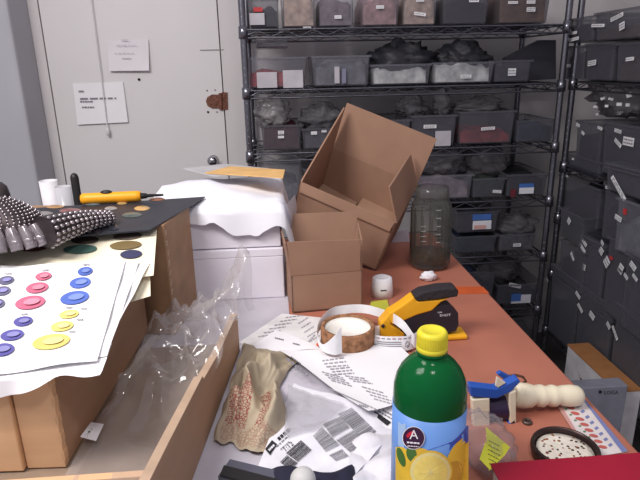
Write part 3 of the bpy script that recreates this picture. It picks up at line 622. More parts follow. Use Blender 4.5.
# orange marker
a = atz(81, 199, BD + .013); b = atz(141, 196, BD + .013)
t = thing('marker_pen', 'fat orange-yellow marker with black tip lying on the black board', 'marker', (a + b) / 2 - Vector((0, 0, .012)))
ym = M('marker_yellow', (238, 164, 34), .4, var=.04)
dv = (b - a).normalized(); L_ = (b - a).length
m = MB().tube([a, a + dv * .004, a + dv * .02, b - dv * .012, b - dv * .001, b], [.009, .0125, .0125, .0125, .0115, .0095], 18); m.build('barrel', ym, t)
MB().tube([b, b + dv * .012, b + dv * .014, b + dv * .05], [.007, .006, .004, .0025], 12).build('tip', M('black_plastic', (34, 32, 34), .45), t)
MB().ball(a.lerp(b, .43) + Vector((0, 0, .012)), (.014, .008, .006), 12, 6).build('button', M('black_plastic', (34, 32, 34)), t)
# things standing behind the board at left
p = aty(75.5, 185, 1.50); zt_ = aty(75.5, 173, 1.50).z
m = MB().tube([(p.x, p.y, T + .002), (p.x, p.y, zt_ - .012), (p.x, p.y, zt_ - .004), (p.x, p.y, zt_)], [.0105, .0105, .008, .003], 14)
for p_ in m.v: p_.x -= 0.0 * (p_.z - T)
tag(m.build('tool_handle', M('black_plastic', (34, 32, 34)), None, (p.x, p.y, T)), 'upright black tool handle behind the orange-yellow marker', 'tool')
p = aty(50, 192, 1.68); zt = aty(50, 180.5, 1.68).z
m = MB().lathe([(.021, 0), (.026, zt - T - .002), (.024, zt - T - .002), (.02, .01), (0, .01)], (p.x, p.y, T + .002), 24)
tag(m.build('paper_cup', M('cup_white', (222, 220, 224), .6), None, (p.x, p.y, T)), 'tall white paper cup standing left of the black tool handle', 'cup')
p = aty(64, 195, 1.60); zt = aty(64, 187, 1.60).z
m = MB().lathe([(.02, 0), (.022, zt - T), (.0205, zt - T), (.0185, .004), (0, .004)], (p.x, p.y, T + .002), 24)
tag(m.build('plastic_cup', film('cup_film', (214, 214, 220), .35, .2), None, (p.x, p.y, T)), 'translucent plastic cup between the white paper cup and the tool handle', 'cup')
p = aty(-2, 200, 1.45); zt = aty(-2, 182, 1.45).z
m = MB().lathe([(.03, 0), (.03, zt - T - .035), (.026, zt - T - .015), (.016, zt - T - .004), (0, zt - T)], (p.x, p.y, T + .002), 24)
tag(m.build('dark_canister', M('dark_rubber', (60, 54, 56), .5), None, (p.x, p.y, T)), 'dark round-topped canister at the left edge of the picture', 'canister')
# silver studded animal figurine
silver = M('dark_silver', (158, 150, 154), .22, .6, var=.3, scale=50)
gun = M('gunmetal_shell', (74, 66, 68), .4, .7, var=.3, scale=50)
fb = atz(2, 247, BD)
t = thing('animal_figurine', 'silver studded metal animal figurine with ridged tail on the sample board', 'figurine', (fb.x, fb.y + .02, BD))
cx, cy, cz = fb.x - .036, fb.y + .03, BD + .012
m = MB(); RX_, RY_, RZ_ = .106, .062, .074
m.ball((cx, cy, cz), (RX_, RY_, RZ_), 32, 16, 0)
for p_ in m.v: p_.z = max(p_.z, BD + .004)
for j in range(5, 19):
    th = PI / 2 * (j / 19.5); nb = max(6, int(62 * math.sin(th)))
    for k_ in range(nb):
        ph = 2 * PI * (k_ + .5 * (j % 2)) / nb
        if math.sin(ph) > .45: continue
        m.ball((cx + RX_ * 1.01 * math.sin(th) * math.cos(ph), cy + RY_ * 1.01 * math.sin(th) * math.sin(ph), cz + RZ_ * 1.01 * math.cos(th)), .0025, 6, 3, 1)
m.build('studded_shell', [gun, silver], t)
m = MB()
for k_ in range(28):
    ph = 2 * PI * k_ / 28
    if math.sin(ph) > .6: continue
    x = cx + (RX_ + .006) * math.cos(ph); y = cy + (RY_ + .006) * math.sin(ph)
    m.tube([(x * .92 + cx * .08, y * .92 + cy * .08, cz + .026), (x, y, cz + .008), (x + .008 * math.cos(ph), y + .008 * math.sin(ph), BD + .001)], [.008, .0125, .010], 10, 0)
    m.ball((x + .004 * math.cos(ph), y - .004, cz + .002), .0105, 10, 6)
m.build('ribbed_skirt', silver, t)
m = MB(); a = atz(44, 234, BD + .022); b = atz(111, 217.5, BD + .012)
NT = 16; pts = []; rr_ = []
for k_ in range(NT + 1):
    s = k_ / NT; c_ = a.lerp(b, s); c_.z = BD + .011 + .014 * (1 - s) + .006 * math.sin(s * 3); pts.append(c_); rr_.append((.029 * (1 - s) + .013 * s))
m.tube(pts, rr_, 14)
for k_ in range(13):
    s = (k_ + .5) / 13; i_ = min(NT - 1, int(s * NT)); c_ = pts[i_].lerp(pts[i_ + 1], s * NT - i_); r_ = (.029 * (1 - s) + .013 * s)
    td_ = (b - a).normalized(); dirn = Vector((td_.y, -td_.x, 0)).normalized()
    for q_ in range(-2, 5):
        an = q_ * .40 - .45
        m.ball(c_ + dirn * r_ * math.cos(an) + Vector((0, 0, r_ * math.sin(an))), (.0044, .0044, .0036), 8, 6, 1)
m.build('ridged_tail', [gun, silver], t)
# ------------------------------------------------------------------ cardboard boxes
u_ = camvec(93, -42, -17).normalized(); w_ = camvec(34, 46, 72); n_ = camvec(-20, -65, 51)
w_ = (w_ - u_ * w_.dot(u_)).normalized(); n_ = (n_ - u_ * n_.dot(u_) - w_ * n_.dot(w_)).normalized()
s_ = 1.47 / F; A_ = EYE + ray(300, 182) * 1.47
LU, LW = 103.4 * s_, 92 * s_
LN = (A_.z + u_.z * LU - T - .002) / -n_.z
def bp(a, b, c): return A_ + u_ * a + w_ * b + n_ * c
t = thing('cardboard_carton', 'large open cardboard carton tipped toward the viewer behind the small one', 'carton', bp(LU / 2, LW / 2, LN))
th = .004
def panel(name, q, d, mats=None): 
    MB().slab(q, d).build(name, mats or card_m, t)
panel('wall_panel', [bp(0, 0, 0), bp(LU, 0, 0), bp(LU, 0, LN), bp(0, 0, LN)], w_ * th)
panel('wall_panel', [bp(0, LW - th, 0), bp(LU, LW - th, 0), bp(LU, LW - th, LN), bp(0, LW - th, LN)], w_ * th)
panel('wall_panel', [bp(0, 0, 0), bp(0, LW, 0), bp(0, LW, LN), bp(0, 0, LN)], u_ * th)
panel('wall_panel', [bp(LU - th, 0, 0), bp(LU - th, LW, 0), bp(LU - th, LW, LN), bp(LU - th, 0, LN)], u_ * th)
panel('bottom_panel', [bp(0, 0, LN - th), bp(LU, 0, LN - th), bp(LU, LW, LN - th), bp(0, LW, LN - th)], n_ * th)
ND = 46 * s_
panel('inner_flap', [bp(th, th, ND + .004), bp(LU * .46, th, ND + .018), bp(LU * .46, LW - th, ND + .018), bp(th, LW - th, ND + .004)], n_ * .003, card_in)
panel('inner_flap', [bp(LU * .50, th, ND - .006), bp(LU - th, th, ND), bp(LU - th, LW - th, ND), bp(LU * .50, LW - th, ND - .006)], n_ * .003, card_in)
fl = 53 * s_
panel('flap', [bp(0, LW - th, 0), bp(LU, LW - th, 0), bp(LU + .002, LW + .018, -fl), bp(.0, LW + .018, -fl)], w_ * th)
dR = u_ * (-.187 * 103.4 * s_) - n_ * (.371 * 85.4 * s_)
panel('flap', [bp(LU, .004, 0), bp(LU, LW - .006, 0), bp(LU, LW - .012, 0) + dR, bp(LU, .012, 0) + dR], u_ * th)
panel('flap', [bp(0, .004, 0), bp(0, LW - .006, 0), bp(0, LW - .006, -fl * .97), bp(0, .012, -.008)], u_ * th)
panel('flap', [bp(.003, 0, .001), bp(LU - .003, 0, .001), bp(LU - .006, -.005, .024), bp(.006, -.005, .024)], n_ * .0035)
# small carton
sb = Vector((.020, 1.168, T + .0025)); an_ = math.radians(5.5); sx_ = Vector((math.cos(an_), math.sin(an_), 0)); sy_ = Vector((-math.sin(an_), math.cos(an_), 0))
SW, SD, SH, FH = .163, .112, .088, .083
def sp(a, b, c): return sb + sx_ * a + sy_ * b + Vector((0, 0, c))
t = thing('cardboard_box', 'small open cardboard box with raised flaps in front of the tipped carton', 'box', sp(SW / 2, SD / 2, 0))
def panel2(name, q, d, mats=None): MB().slab(q, d).build(name, mats or card_m, t)
panel2('wall_panel', [sp(0, 0, 0), sp(SW, 0, 0), sp(SW, 0, SH), sp(0, 0, SH)], sy_ * .003)
panel2('wall_panel', [sp(0, SD - .003, 0), sp(SW, SD - .003, 0), sp(SW, SD - .003, SH), sp(0, SD - .003, SH)], sy_ * .003)
panel2('wall_panel', [sp(0, 0, 0), sp(0, SD, 0), sp(0, SD, SH), sp(0, 0, SH)], sx_ * .003)
panel2('wall_panel', [sp(SW - .003, 0, 0), sp(SW - .003, SD, 0), sp(SW - .003, SD, SH), sp(SW - .003, 0, SH)], sx_ * .003)
panel2('bottom_panel', [sp(0, 0, 0), sp(SW, 0, 0), sp(SW, SD, 0), sp(0, SD, 0)], Vector((0, 0, .003)))
panel2('flap', [sp(.001, 0, SH + .001), sp(SW - .004, 0, SH + .001), sp(SW - .008, -.006, SH + FH - .007), sp(-.008, -.006, SH + FH)], sy_ * .003)
panel2('flap', [sp(.001, SD - .003, SH + .001), sp(SW - .001, SD - .003, SH + .001), sp(SW + .022, SD + .018, SH + FH + .022), sp(.028, SD + .018, SH + FH + .026)], sy_ * .003)
panel2('flap', [sp(0, .002, SH), sp(0, SD - .004, SH), sp(-.010, SD - .004, SH + FH), sp(-.012, .002, SH + FH - .006)], sx_ * .003)
panel2('flap', [sp(SW - .003, .002, SH), sp(SW - .003, SD - .004, SH), sp(SW + .014, SD - .004, SH + FH), sp(SW - .002, .006, SH + FH - .012)], sx_ * .003)
# ------------------------------------------------------------------ glass jar
jc = atz(431, 273, T) + Vector((.01, .055, 0)); zt = aty(431, 187, jc.y).z - T
t = thing('glass_jar', 'tall ribbed glass jar with a little amber liquid at its base', 'jar', (jc.x, jc.y, T + .001))
glass = film('jar_glass', (84, 86, 80), .74, .06, .75, .0, 30, 1)
R_ = .055
m = MB().lathe([(0, .003), (R_ * .9, .002), (R_, .012), (R_, zt * .72), (R_ * .96, zt * .78), (R_ * .80, zt * .86), (R_ * .78, zt * .88), (R_ * .82, zt * .9), (R_ * .78, zt * .915), (R_ * .82, zt * .94), (R_ * .78, zt * .955), (R_ * .80, zt), (R_ * .74, zt)], (jc.x, jc.y, T + .001), 40)
for k_ in range(14):
    a0 = 2 * PI * k_ / 14; m.tube([(jc.x + R_ * .985 * math.cos(a0), jc.y + R_ * .985 * math.sin(a0), T + .016), (jc.x + R_ * .985 * math.cos(a0), jc.y + R_ * .985 * math.sin(a0), T + zt * .70)], .0022, 6)
m.build('glass_body', glass, t)
zl = aty(431, 251, jc.y).z - T
MB().lathe([(0, .013), (R_ * .93, .021), (R_ * .93, zl - .002), (R_ * .9, zl), (0, zl)], (jc.x, jc.y, T + .001), 36).build('amber_liquid', film('amber', (78, 56, 38), .18, .1, .2), t)
m = MB(); v0 = (EYE - jc).xy.normalized()
def jcyl(px, py, r=R_ + .0008):
    d_ = ray(px, py); o_ = EYE - Vector((jc.x, jc.y, 0)); a_ = d_.x ** 2 + d_.y ** 2; b_ = o_.x * d_.x + o_.y * d_.y; c_ = o_.x ** 2 + o_.y ** 2 - r * r
    D_ = max(0, b_ * b_ - a_ * c_); return EYE + d_ * ((-b_ - math.sqrt(D_)) / a_)
for k_ in range(5): quadprint(m, [(436, 210 + k_ * 8), (441, 210 + k_ * 8), (441, 211 + k_ * 8), (436, 211 + k_ * 8)], jcyl, 0)
for k_ in range(4): quadprint(m, [(421, 226 + k_ * 5), (426, 226 + k_ * 5), (426, 226.8 + k_ * 5), (421, 226.8 + k_ * 5)], jcyl, 0)
m.build('graduation_mark', M('embossed_mark', (150, 148, 146), .5), t)
def tuft(label, px, py, z, r, seed):
    p = atz(px, py, z); m = MB(); sd = Vector((seed, 0, 0))
    m.ball((p.x, p.y, z + r[2] * .75), r, 20, 14, 0, None, lambda d: 1 + .45 * noise.noise(d * 2.2 + sd) + .25 * noise.noise(d * 5 + sd))
    for q_ in m.v: q_.z = max(q_.z, z)
    return tag(m.build('crumpled_tissue', M('tissue_white', (236, 236, 242), .8), None, (p.x, p.y, z)), label, 'tissue')
tuft('small crumpled white tissue in front of the glass jar', 428, 280, T + .001, (.020, .013, .013), 3)
tuft('tiny white paper wad beside the tipped carton', 376, 263, T + .001, (.012, .010, .010), 8)
m = MB(); yq = 1.66
m.slab([aty(*q, yq) for q in ((388, 233), (409, 230), (410, 251), (387, 251))], (0, .002, 0))
for q_ in m.v: q_.y += (q_.z - T) * .12
tag(m.build('paper_card', paper_grey, None, (.37, yq, T)), 'white paper card leaning left of the glass jar', 'card')
# paper roll
pr = atz(384, 300, T); rr0 = .026
m = MB().lathe([(.012, .0), (rr0, 0), (rr0 * .98, .022), (rr0 * .9, .046), (rr0 * .55, .05), (rr0 * .5, .03), (0, .028)], (pr.x, pr.y + rr0, T + .001), 28)
m.box((pr.x - .008, pr.y - .001, T + .024), (pr.x + .006, pr.y + .004, T + .0255), 1)
tag(m.build('paper_roll', [paper_m, black_ink], None, (pr.x, pr.y + rr0, T)), 'small white paper roll beside the small cardboard box', 'roll')
sc_ = [atz(*q, T + .001) for q in ((369, 312), (371, 303), (387, 301), (390, 311))]
tag(MB().slab(sc_, (0, 0, .004)).build('green_scrap', M('lime_card', (186, 186, 62), .6), None, sc_[0]), 'lime-yellow scrap lying in front of the white paper roll', 'scrap')
# ------------------------------------------------------------------ cork cup and paper band
cc = Vector((.1245, .997, T + .0025)); RC = .054; HC = .046
t = thing('cork_cup', 'round brown cork cup with white inside, in the middle of the table', 'cup', cc)
MB().lathe([(0, 0), (RC * .97, 0), (RC, .004), (RC, HC - .003), (RC * .97, HC), (RC * .86, HC), (RC * .84, HC - .006), (RC * .84, .012), (0, .012)], cc, 40).build('cork_wall', M('cork', (150, 108, 78), .9, var=.4, scale=90, bump=.8, bscale=140), t)
MB().lathe([(RC * .83, .010), (RC * .835, HC - .004), (RC * .8, HC - .012), (0, HC - .014)], cc, 36).build('white_filling', M('filling_white', (240, 236, 228), .6), t)
wp = [(342, 353, .930, .052), (334, 355, .925, .036), (323, 351, .935, .012), (317.5, 341, .975, .014), (320, 330, 1.01, .020), (331, 319, 1.06, .022), (347, 313.5, 1.075, .018), (366, 313.5, 1.07, .018), (386, 319.5, 1.035, .019), (396, 325, .99, .020), (405, 333, .975, .022), (414, 347, .965, .026), (416.5, 357, .975, .03), (408, 362.5, .962, .03), (394, 361.5, .962, .03), (380, 357, .968, .03), (370, 350, .985, .03), (370, 343, 1.005, .03), (378, 340.5, 1.012, .03), (388, 340, 1.012, .03)]
base = [(Vector((aty(a, b, y).x, y, max(TS + .002, aty(a, b, y).z))), w_d) for a, b, y, w_d in wp]
bandp = []
NS = 8
for i in range(len(base) - 1):
    p0, p1, p2, p3 = [base[max(0, min(len(base) - 1, j))] for j in (i - 1, i, i + 1, i + 2)]
    for k_ in range(NS):
        tt = k_ / NS; f_ = lambda a, b, c, d: .5 * ((2 * b) + (c - a) * tt + (2 * a - 5 * b + 4 * c - d) * tt ** 2 + (3 * b - a - 3 * c + d) * tt ** 3)
        bandp.append((f_(p0[0], p1[0], p2[0], p3[0]), f_(p0[1], p1[1], p2[1], p3[1])))
bandp.append(base[-1]); nb = len(bandp) - 1
def band(u, v):
    i = min(nb, int(round(u * nb))); p, wd = bandp[i]; return p + Vector((0, .004 * v, wd * v))
m = MB().grid(band, nb, 3)
t_ = 0
for i in range(int(nb * .66), int(nb * .87)):
    u0, u1 = i / nb, (i + 1) / nb
    pp = lambda u, v: Vector(band(u, v)) + (EYE - Vector(band(u, v))).normalized() * .0008
    if i % 3 != 2:
        m.add([pp(u0, .8), pp(u1, .8), pp(u1, .86), pp(u0, .86)], [(0, 1, 2, 3)], 2 if i % 4 == 0 else 1)
    if .705 < u0 < .80:
        for vv in (.3, .45, .58): m.add([pp(u0, vv), pp(u1 - .002, vv), pp(u1 - .002, vv + .05), pp(u0, vv + .05)], [(0, 1, 2, 3)], 1)
for uc in (.688, .838):
    for ro, ri in ((.011, .008), (.006, .003)):
        for k_ in range(10):
            a0 = 2 * PI * k_ / 10; a1 = a0 + .4
            m.add([pp(uc + ri * math.cos(a0) * .8, .42 + ri * 20 * math.sin(a0)), pp(uc + ro * math.cos(a0) * .8, .42 + ro * 20 * math.sin(a0)), pp(uc + ro * math.cos(a1) * .8, .42 + ro * 20 * math.sin(a1)), pp(uc + ri * math.cos(a1) * .8, .42 + ri * 20 * math.sin(a1))], [(0, 1, 2, 3)], 1)
tag(m.build('paper_band', [M('band_white', (240, 240, 244), .5), ink, redp], None, bandp[0][0]), 'white printed paper band curling around the cork cup', 'band')
tag(MB().prism([Vector((x, y, T + .001)) for x, y in [atz(*q, T).xy for q in ((392, 347), (399, 341), (410, 342), (412, 352), (400, 354))]], (0, 0, .004)).build('leather_scrap', M('dark_leather', (96, 50, 46), .6), None, atz(402, 348, T)), 'dark reddish scrap inside the loop of the paper band', 'scrap')
# ------------------------------------------------------------------ stapler
YS = 1.02
t = thing('stapler', 'yellow and black desk stapler behind the green bottle', 'stapler', aty(422, 338, YS))
t.location.z = T + .001
yel = M('stapler_yellow', (236, 172, 36), .4, var=.05); blk = M('stapler_black', (42, 40, 48), .45)
def prof(name, pts, hw, mt, bev=.003, y=YS, extra=None):
    m = MB().prism([aty(*q, y) + Vector((0, -hw, 0)) for q in pts], (0, 2 * hw, 0))
    if extra: extra(m)
    return m.build(name, mt, t, bevel=bev)
prof('lever', [(387, 311), (400, 303), (412, 294), (415.6, 298.5), (437, 297), (451.5, 293.6), (439, 299.5), (430, 308), (415.6, 312), (403, 317.5), (392, 322), (385, 317)], .015, yel, .004)
prof('grip', [(412, 294), (420, 289.3), (437, 285.8), (453, 284.8), (456.5, 288), (455, 293.8), (437, 296), (415.6, 298.5)], .017, M('grip_rubber', (46, 42, 46), .7, bump=.6, bscale=200), .003)
prof('rear_block', [(379, 321), (387, 312), (390, 322), (403, 330), (403, 336), (379, 334)], .016, yel, .003)
def lettering(m):
    s = lambda px, py: aty(px, py, YS - .0148)
    text(m, 'ONE', 437.5, 313.4, 2.2, s, 6, 1); text(m, 'SHOT', 439.5, 316.6, 3.4, s, 3, 1, 1.3)
prof('body', [(398, 335), (401, 318), (415.6, 312), (427, 309), (438.7, 302.5), (449, 303), (456, 310), (456.4, 322), (454, 327.5), (446, 330), (430, 333)], .014, [blk, whitep], .0035, extra=lettering)
b0 = aty(463.6, 338.5, YS); m = MB().box((aty(380, 338, YS).x, YS - .022, T + .001), (aty(464, 338, YS).x, YS + .022, T + .010)); m.build('base_plate', yel, t, bevel=.003)
MB().ball(aty(383, 326, YS - .017), (.004, .002, .004), 10, 6).build('pivot_pin', blk, t)
# ------------------------------------------------------------------ papers in the middle
hl = lambda x, y: TS + .0008
def list_print(m, s):
    for i in range(6): words(m, 258 + i * 5.5, 336 - i * 3.8, 17, .8, s, 8, 1, 60 + i)
    for i in range(5): words(m, 298 + i * 3, 323 + i * 4.4, 11, .8, s, 32, 1, 70 + i)
    words(m, 308, 341, 10, 1.3, s, 48, 1, 80); m.fan([s(*q) for q in ellpts(317.6, 344.5, 1.4, 1.6)][::-1], 2)
sheet('printed_list', 'printed list sheet lying between the small cardboard box and the towel', [pc_(*q, hl) for q in ((238, 343), (282, 313.5), (326, 318), (316, 357))], hl, [M('list_paper', (226, 224, 224), .75), pale_ink, M('orange_dot', (226, 96, 54), .5)], list_print, cat='paper')
hsl = lambda x, y: TS + .004 + .006 * max(0, math.sin((x + .06) * 22))
def slip_print(m, s): words(m, 275, 337, 9, 1.2, s, -14, 1, 81); words(m, 293, 342.5, 7, 1.2, s, -14, 1, 82)
sheet('paper_slip', 'plain white folded slip between the printed list and the large invoice', [pc_(*q, hsl) for q in ((253, 345), (276, 330), (322, 349), (264, 356))], hsl, [paper_m, ink], slip_print, cat='paper')
e0 = pc_(278, 351, lambda x, y: T + .02); e1 = pc_(368, 413, lambda x, y: T + .02)
ed = (e1 - e0).normalized(); en = Vector((-ed.y, ed.x))
def hinv(x, y):
    d_ = (Vector((x, y)) - e0).dot(en); s = (Vector((x, y)) - e0).dot(ed)
    return T + .013 + .010 * math.exp(-max(d_, 0) * 30) + .003 * math.sin(s * 26)
def inv_print(m, s):
    words(m, 287.5, 357.5, 28, 2.6, s, -39, 1, 88); words(m, 291, 356, 12, 1.2, s, -36, 1, 90)
    for i in range(3): words(m, 322 + i * 2, 360 + i * 3, 22, 1.0, s, 8 - i * 2, 2, 91 + i)
    for i in range(3): words(m, 330 + i * 2, 368.5 + i * 2.6, 20, 1.0, s, 6 - i, 2, 95 + i)
    for i in range(4): words(m, 322 + i * 3, 371 + i * 2.8, 22, 1.0, s, -16, 2, 100 + i)
    for i in range(3): words(m, 345 + i * 4, 375 + i * 2.6, 20, 1.0, s, -8, 2, 105 + i)
    for i in range(4): words(m, 330 + i * 8, 388 + i * 3.6, 26, 1.0, s, -24, 2, 110 + i)
    for i in range(4): words(m, 362 + i * 4, 386 + i * 4, 22, 1.0, s, -16, 2, 115 + i)
    words(m, 359, 404, 9, 2, s, -10, 2, 120)
rt = 0.235
iq = [e0, e1, e1 + Vector((.15, .075)), e0 + Vector((.235, .012))]
sheet('invoice_sheet', 'large white printed invoice sheet lying left of the green bottle', iq, hinv, [paper_m, ink, pale_ink], inv_print, 24, 24, cat='paper')
# mailer with barcodes
def hm(x, y): return T + .006 + .010 * (0.5 + .5 * math.sin((x - y) * 24)) * .6 + .004 * fbm(x * 14, y * 14, 5)
def mail_print(m, s):
    def bars(q, n_, seed, horiz=True, mi=1):
        p = [Vector(v_) for v_ in q]; r = random.Random(seed); x = 0
        while x < .97:
            wd = r.choice((.02, .03, .05)); x1 = min(1, x + wd)
            a0, a1 = p[0].lerp(p[3], x), p[0].lerp(p[3], x1); b0, b1 = p[1].lerp(p[2], x), p[1].lerp(p[2], x1)
            quadprint(m, [a0, b0, b1, a1], s, mi, 3); x = x1 + r.choice((.014, .02, .03))
    bars([(338, 414), (352, 407.5), (377, 432), (364, 441)][0:4], 0, 1)
    bars([(323, 424), (341, 416), (350, 428), (333, 438)], 0, 2); bars([(336, 440), (353, 430), (367, 441), (350, 452)], 0, 3)
    bars([(313, 436), (322, 427), (340, 445), (326, 452)], 0, 4); bars([(329, 455), (342, 449), (349, 456), (336, 461)], 0, 5)
    bars([(286, 453), (301, 440), (312, 450), (298, 462)], 0, 6, mi=2); bars([(280, 462), (287, 455), (298, 463), (290, 470)], 0, 7, mi=2)
    quadprint(m, [(265, 449), (272, 440), (277, 444), (270, 455)], s, 2, 2); words(m, 268, 449.5, 8, 2.2, onfield(hm, .003), 45, 0, 132); words(m, 277, 438, 16, 3.2, s, 42, 2, 133); text(m, '1:12', 285, 452, 7, s, 40, 2); words(m, 276, 446, 16, 1, s, 42, 1, 130); words(m, 280, 449, 12, 1, s, 42, 1, 131)
mq = [pc_(*q, hm) for q in ((258, 466), (294, 383), (402, 424), (352, 478))]
mo = sheet('shipping_mailer', 'white shipping mailer with grey barcodes in a clear sleeve', mq, hm, [M('mailer_white', (228, 227, 234), .5), M('bar_grey', (132, 130, 136), .6), black_ink], mail_print, 26, 26, cat='mailer')
sl = MB(); hsv = lambda x, y: hm(x, y) + .006 + .006 * abs(noise.noise(Vector((x * 30, y * 30, 2))))
qs = [Vector((*pc_(*q, hsv), 0)) for q in ((284, 436), (288, 384), (345, 404), (322, 424))]
sl.grid(lambda u, v: (lambda a: (a.x, a.y, hsv(a.x, a.y)))(qs[0].lerp(qs[1], u).lerp(qs[3].lerp(qs[2], u), v)), 20, 20)
tag(sl.build('clear_sleeve', film('sleeve_film', (178, 176, 184), .55, .12, .35, .6, 40, .8), None, qs[0] + Vector((0, 0, T))), 'loose clear plastic sleeve between the towel and the barcode mailer', 'sleeve')
hb = lambda x, y: T + .006 + .003 * math.sin(x * 40)
def bar_print(m, s): quadprint(m, [(371, 413), (375, 411), (391, 422), (387, 425.5)], s, 1, 4); words(m, 378, 410, 18, 1.2, s, -30, 2, 140); words(m, 383, 409, 13, 1.4, s, -30, 2, 141)
sheet('address_label', 'white address label with a thick black bar, beside the green bottle', [pc_(*q, hb) for q in ((364, 409), (384, 400), (410, 424), (396, 446))], hb, [paper_m, black_ink, ink], bar_print, cat='label')
hp = lambda x, y: T + .004 + .02 * abs(noise.noise(Vector((x * 18, y * 18, 7)))) + .004 * fbm(x * 30, y * 30, 8)
sheet('white_polybag', 'crumpled white plastic bag at the bottom, left of the green bottle', [pc_(*q, hp) for q in ((346, 484), (352, 440), (404, 428), (412, 492))], hp, [M('white_film', (228, 226, 232), .3, bump=.4, bscale=40)], None, 26, 26, cat='bag')
# towel
tq = [Vector((-.112, .72, 0)), Vector((-.028, .675, 0)), Vector((.022, .955, 0)), Vector((-.083, 1.03, 0))]
def htow(u, v):
    x = u * 5; y = v * 8
    nn = lambda k_, f: noise.noise(Vector((u * f, v * f, k_)))
    a_ = .5 + .5 * math.sin(u * 12 - v * 6 + 4.5 * nn(3, 2.2)); b_ = .5 + .5 * math.sin(v * 13 + u * 5 + 5 * nn(9, 2.6)); c_ = 1 - min(1, abs(nn(21, 7)) * 2.6)
    e = min(1, 4 * min(u + .02, 1 - u, v + .03, 1 - v) + .04)
    return .005 + e * (.006 + .024 * a_ ** 1.6 + .014 * b_ ** 1.5 + .006 * c_ + .014 * nn(8, 3))
def towel(u, v):
    j = Vector((.012 * noise.noise(Vector((v * 5, u * 2, 1))), .012 * noise.noise(Vector((u * 5, v * 2, 4))), 0))
    a = tq[0].lerp(tq[1], u).lerp(tq[3].lerp(tq[2], u), v)
    a.x += .018 * math.sin(v * 7) * u
    return Vector((a.x, a.y, T + htow(u, v))) + j * (1 if .05 < v < 1 else 1)
m = MB().grid(towel, 60, 84)
tw = bpy.data.materials.new('printed_towel'); tw.use_nodes = True; nt = tw.node_tree; b = nt.nodes['Principled BSDF']; b.inputs['Roughness'].default_value = .95; b.inputs['Specular IOR Level'].default_value = .1
at_ = nt.nodes.new('ShaderNodeAttribute'); at_.attribute_name = 'print'
tcn = nt.nodes.new('ShaderNodeTexCoord'); vo = nt.nodes.new('ShaderNodeTexVoronoi'); vo.inputs['Scale'].default_value = 190; vo.feature = 'DISTANCE_TO_EDGE'
nt.links.new(tcn.outputs['Object'], vo.inputs['Vector'])
cr = nt.nodes.new('ShaderNodeValToRGB'); cr.color_ramp.elements[0].position = .06; cr.color_ramp.elements[1].position = .16; cr.color_ramp.elements[0].color = (1, 1, 1, 1); cr.color_ramp.elements[1].color = (0, 0, 0, 1)
nt.links.new(vo.outputs['Distance'], cr.inputs['Fac'])
ml = nt.nodes.new('ShaderNodeMath'); ml.operation = 'MULTIPLY'; nt.links.new(at_.outputs['Fac'], ml.inputs[0]); nt.links.new(cr.outputs['Color'], ml.inputs[1])
nz = nt.nodes.new('ShaderNodeTexNoise'); nz.inputs['Scale'].default_value = 14; nt.links.new(tcn.outputs['Object'], nz.inputs['Vector'])
base_c = nt.nodes.new('ShaderNodeMix'); base_c.data_type = 'RGBA'; base_c.inputs[6].default_value = rgb((146, 132, 116)); base_c.inputs[7].default_value = rgb((200, 186, 160)); nt.links.new(nz.outputs['Fac'], base_c.inputs[0])
mxc = nt.nodes.new('ShaderNodeMix'); mxc.data_type = 'RGBA'; mxc.inputs[7].default_value = rgb((140, 78, 72)); nt.links.new(base_c.outputs[2], mxc.inputs[6]); nt.links.new(ml.outputs[0], mxc.inputs[0]); nt.links.new(mxc.outputs[2], b.inputs['Base Color'])
ob = m.build('printed_towel', tw, None, (-.06, .85, T)); tag(ob, 'crumpled beige cloth towel with red print beside the plywood tray', 'towel')
at2 = ob.data.attributes.new('print', 'FLOAT', 'POINT')
vals = []
for j in range(85):
    for i in range(61):
        u, v = i / 60, j / 84
        p_ = 1.0 if (.12 < v < .42 and (.12 < u < .45 or .55 < u < .68)) or (.42 < v < .5 and .8 < u < .97) else 0
        if .02 < v < .12 and .1 < u < .9: p_ = .5
        vals.append(p_)
at2.data.foreach_set('value', vals)
# navy pouch, strap, ball
pn0 = atz(305, 478, T)
m = MB(); 
def pouch(u, v):
    x = -.035 + .125 * u; y = .50 + .142 * v + .010 * math.sin(u * 7); e = min(1, 6 * min(u, 1 - u, v, 1 - v))
    return (x, y, T + .004 + .022 * e ** .6 + .006 * fbm(x * 20, y * 20, 3) * e)
m.grid(pouch, 24, 20)
tag(m.build('navy_pouch', M('navy_cloth', (38, 38, 58), .8, var=.2), None, (.02, .6, T)), 'dark navy cloth pouch at the bottom edge of the picture', 'pouch')
st_ = [atz(218, 476, T + .02), atz(230, 459, T + .02), atz(292, 474, T + .02), atz(285, 495, T + .02)]
m = MB().slab([p - Vector((0, 0, .018)) for p in st_], (0, 0, .018)); m.slab([st_[0] + Vector((.003, -.002, 0)), st_[0].lerp(st_[1], .5), st_[3].lerp(st_[2], .5), st_[3]], (0, 0, .004), 1)
tag(m.build('dark_case', [M('slate_plastic', (84, 84, 96), .5), M('black_plastic', (34, 32, 34))], None, st_[0] - Vector((0, 0, .02))), 'flat slate-grey case at the bottom edge, below the towel', 'case')
pb = atz(303, 480, T + .042)
m = MB().ball(pb, .0165, 20, 12); m.tube([pb + Vector((.0, 0, -.015)), Vector((pb.x, pb.y, T + .024))], .006, 10)
tag(m.build('rubber_ball', M('pale_rubber', (202, 202, 200), .5), None, pb), 'pale round rubber ball lying on the navy pouch', 'ball')
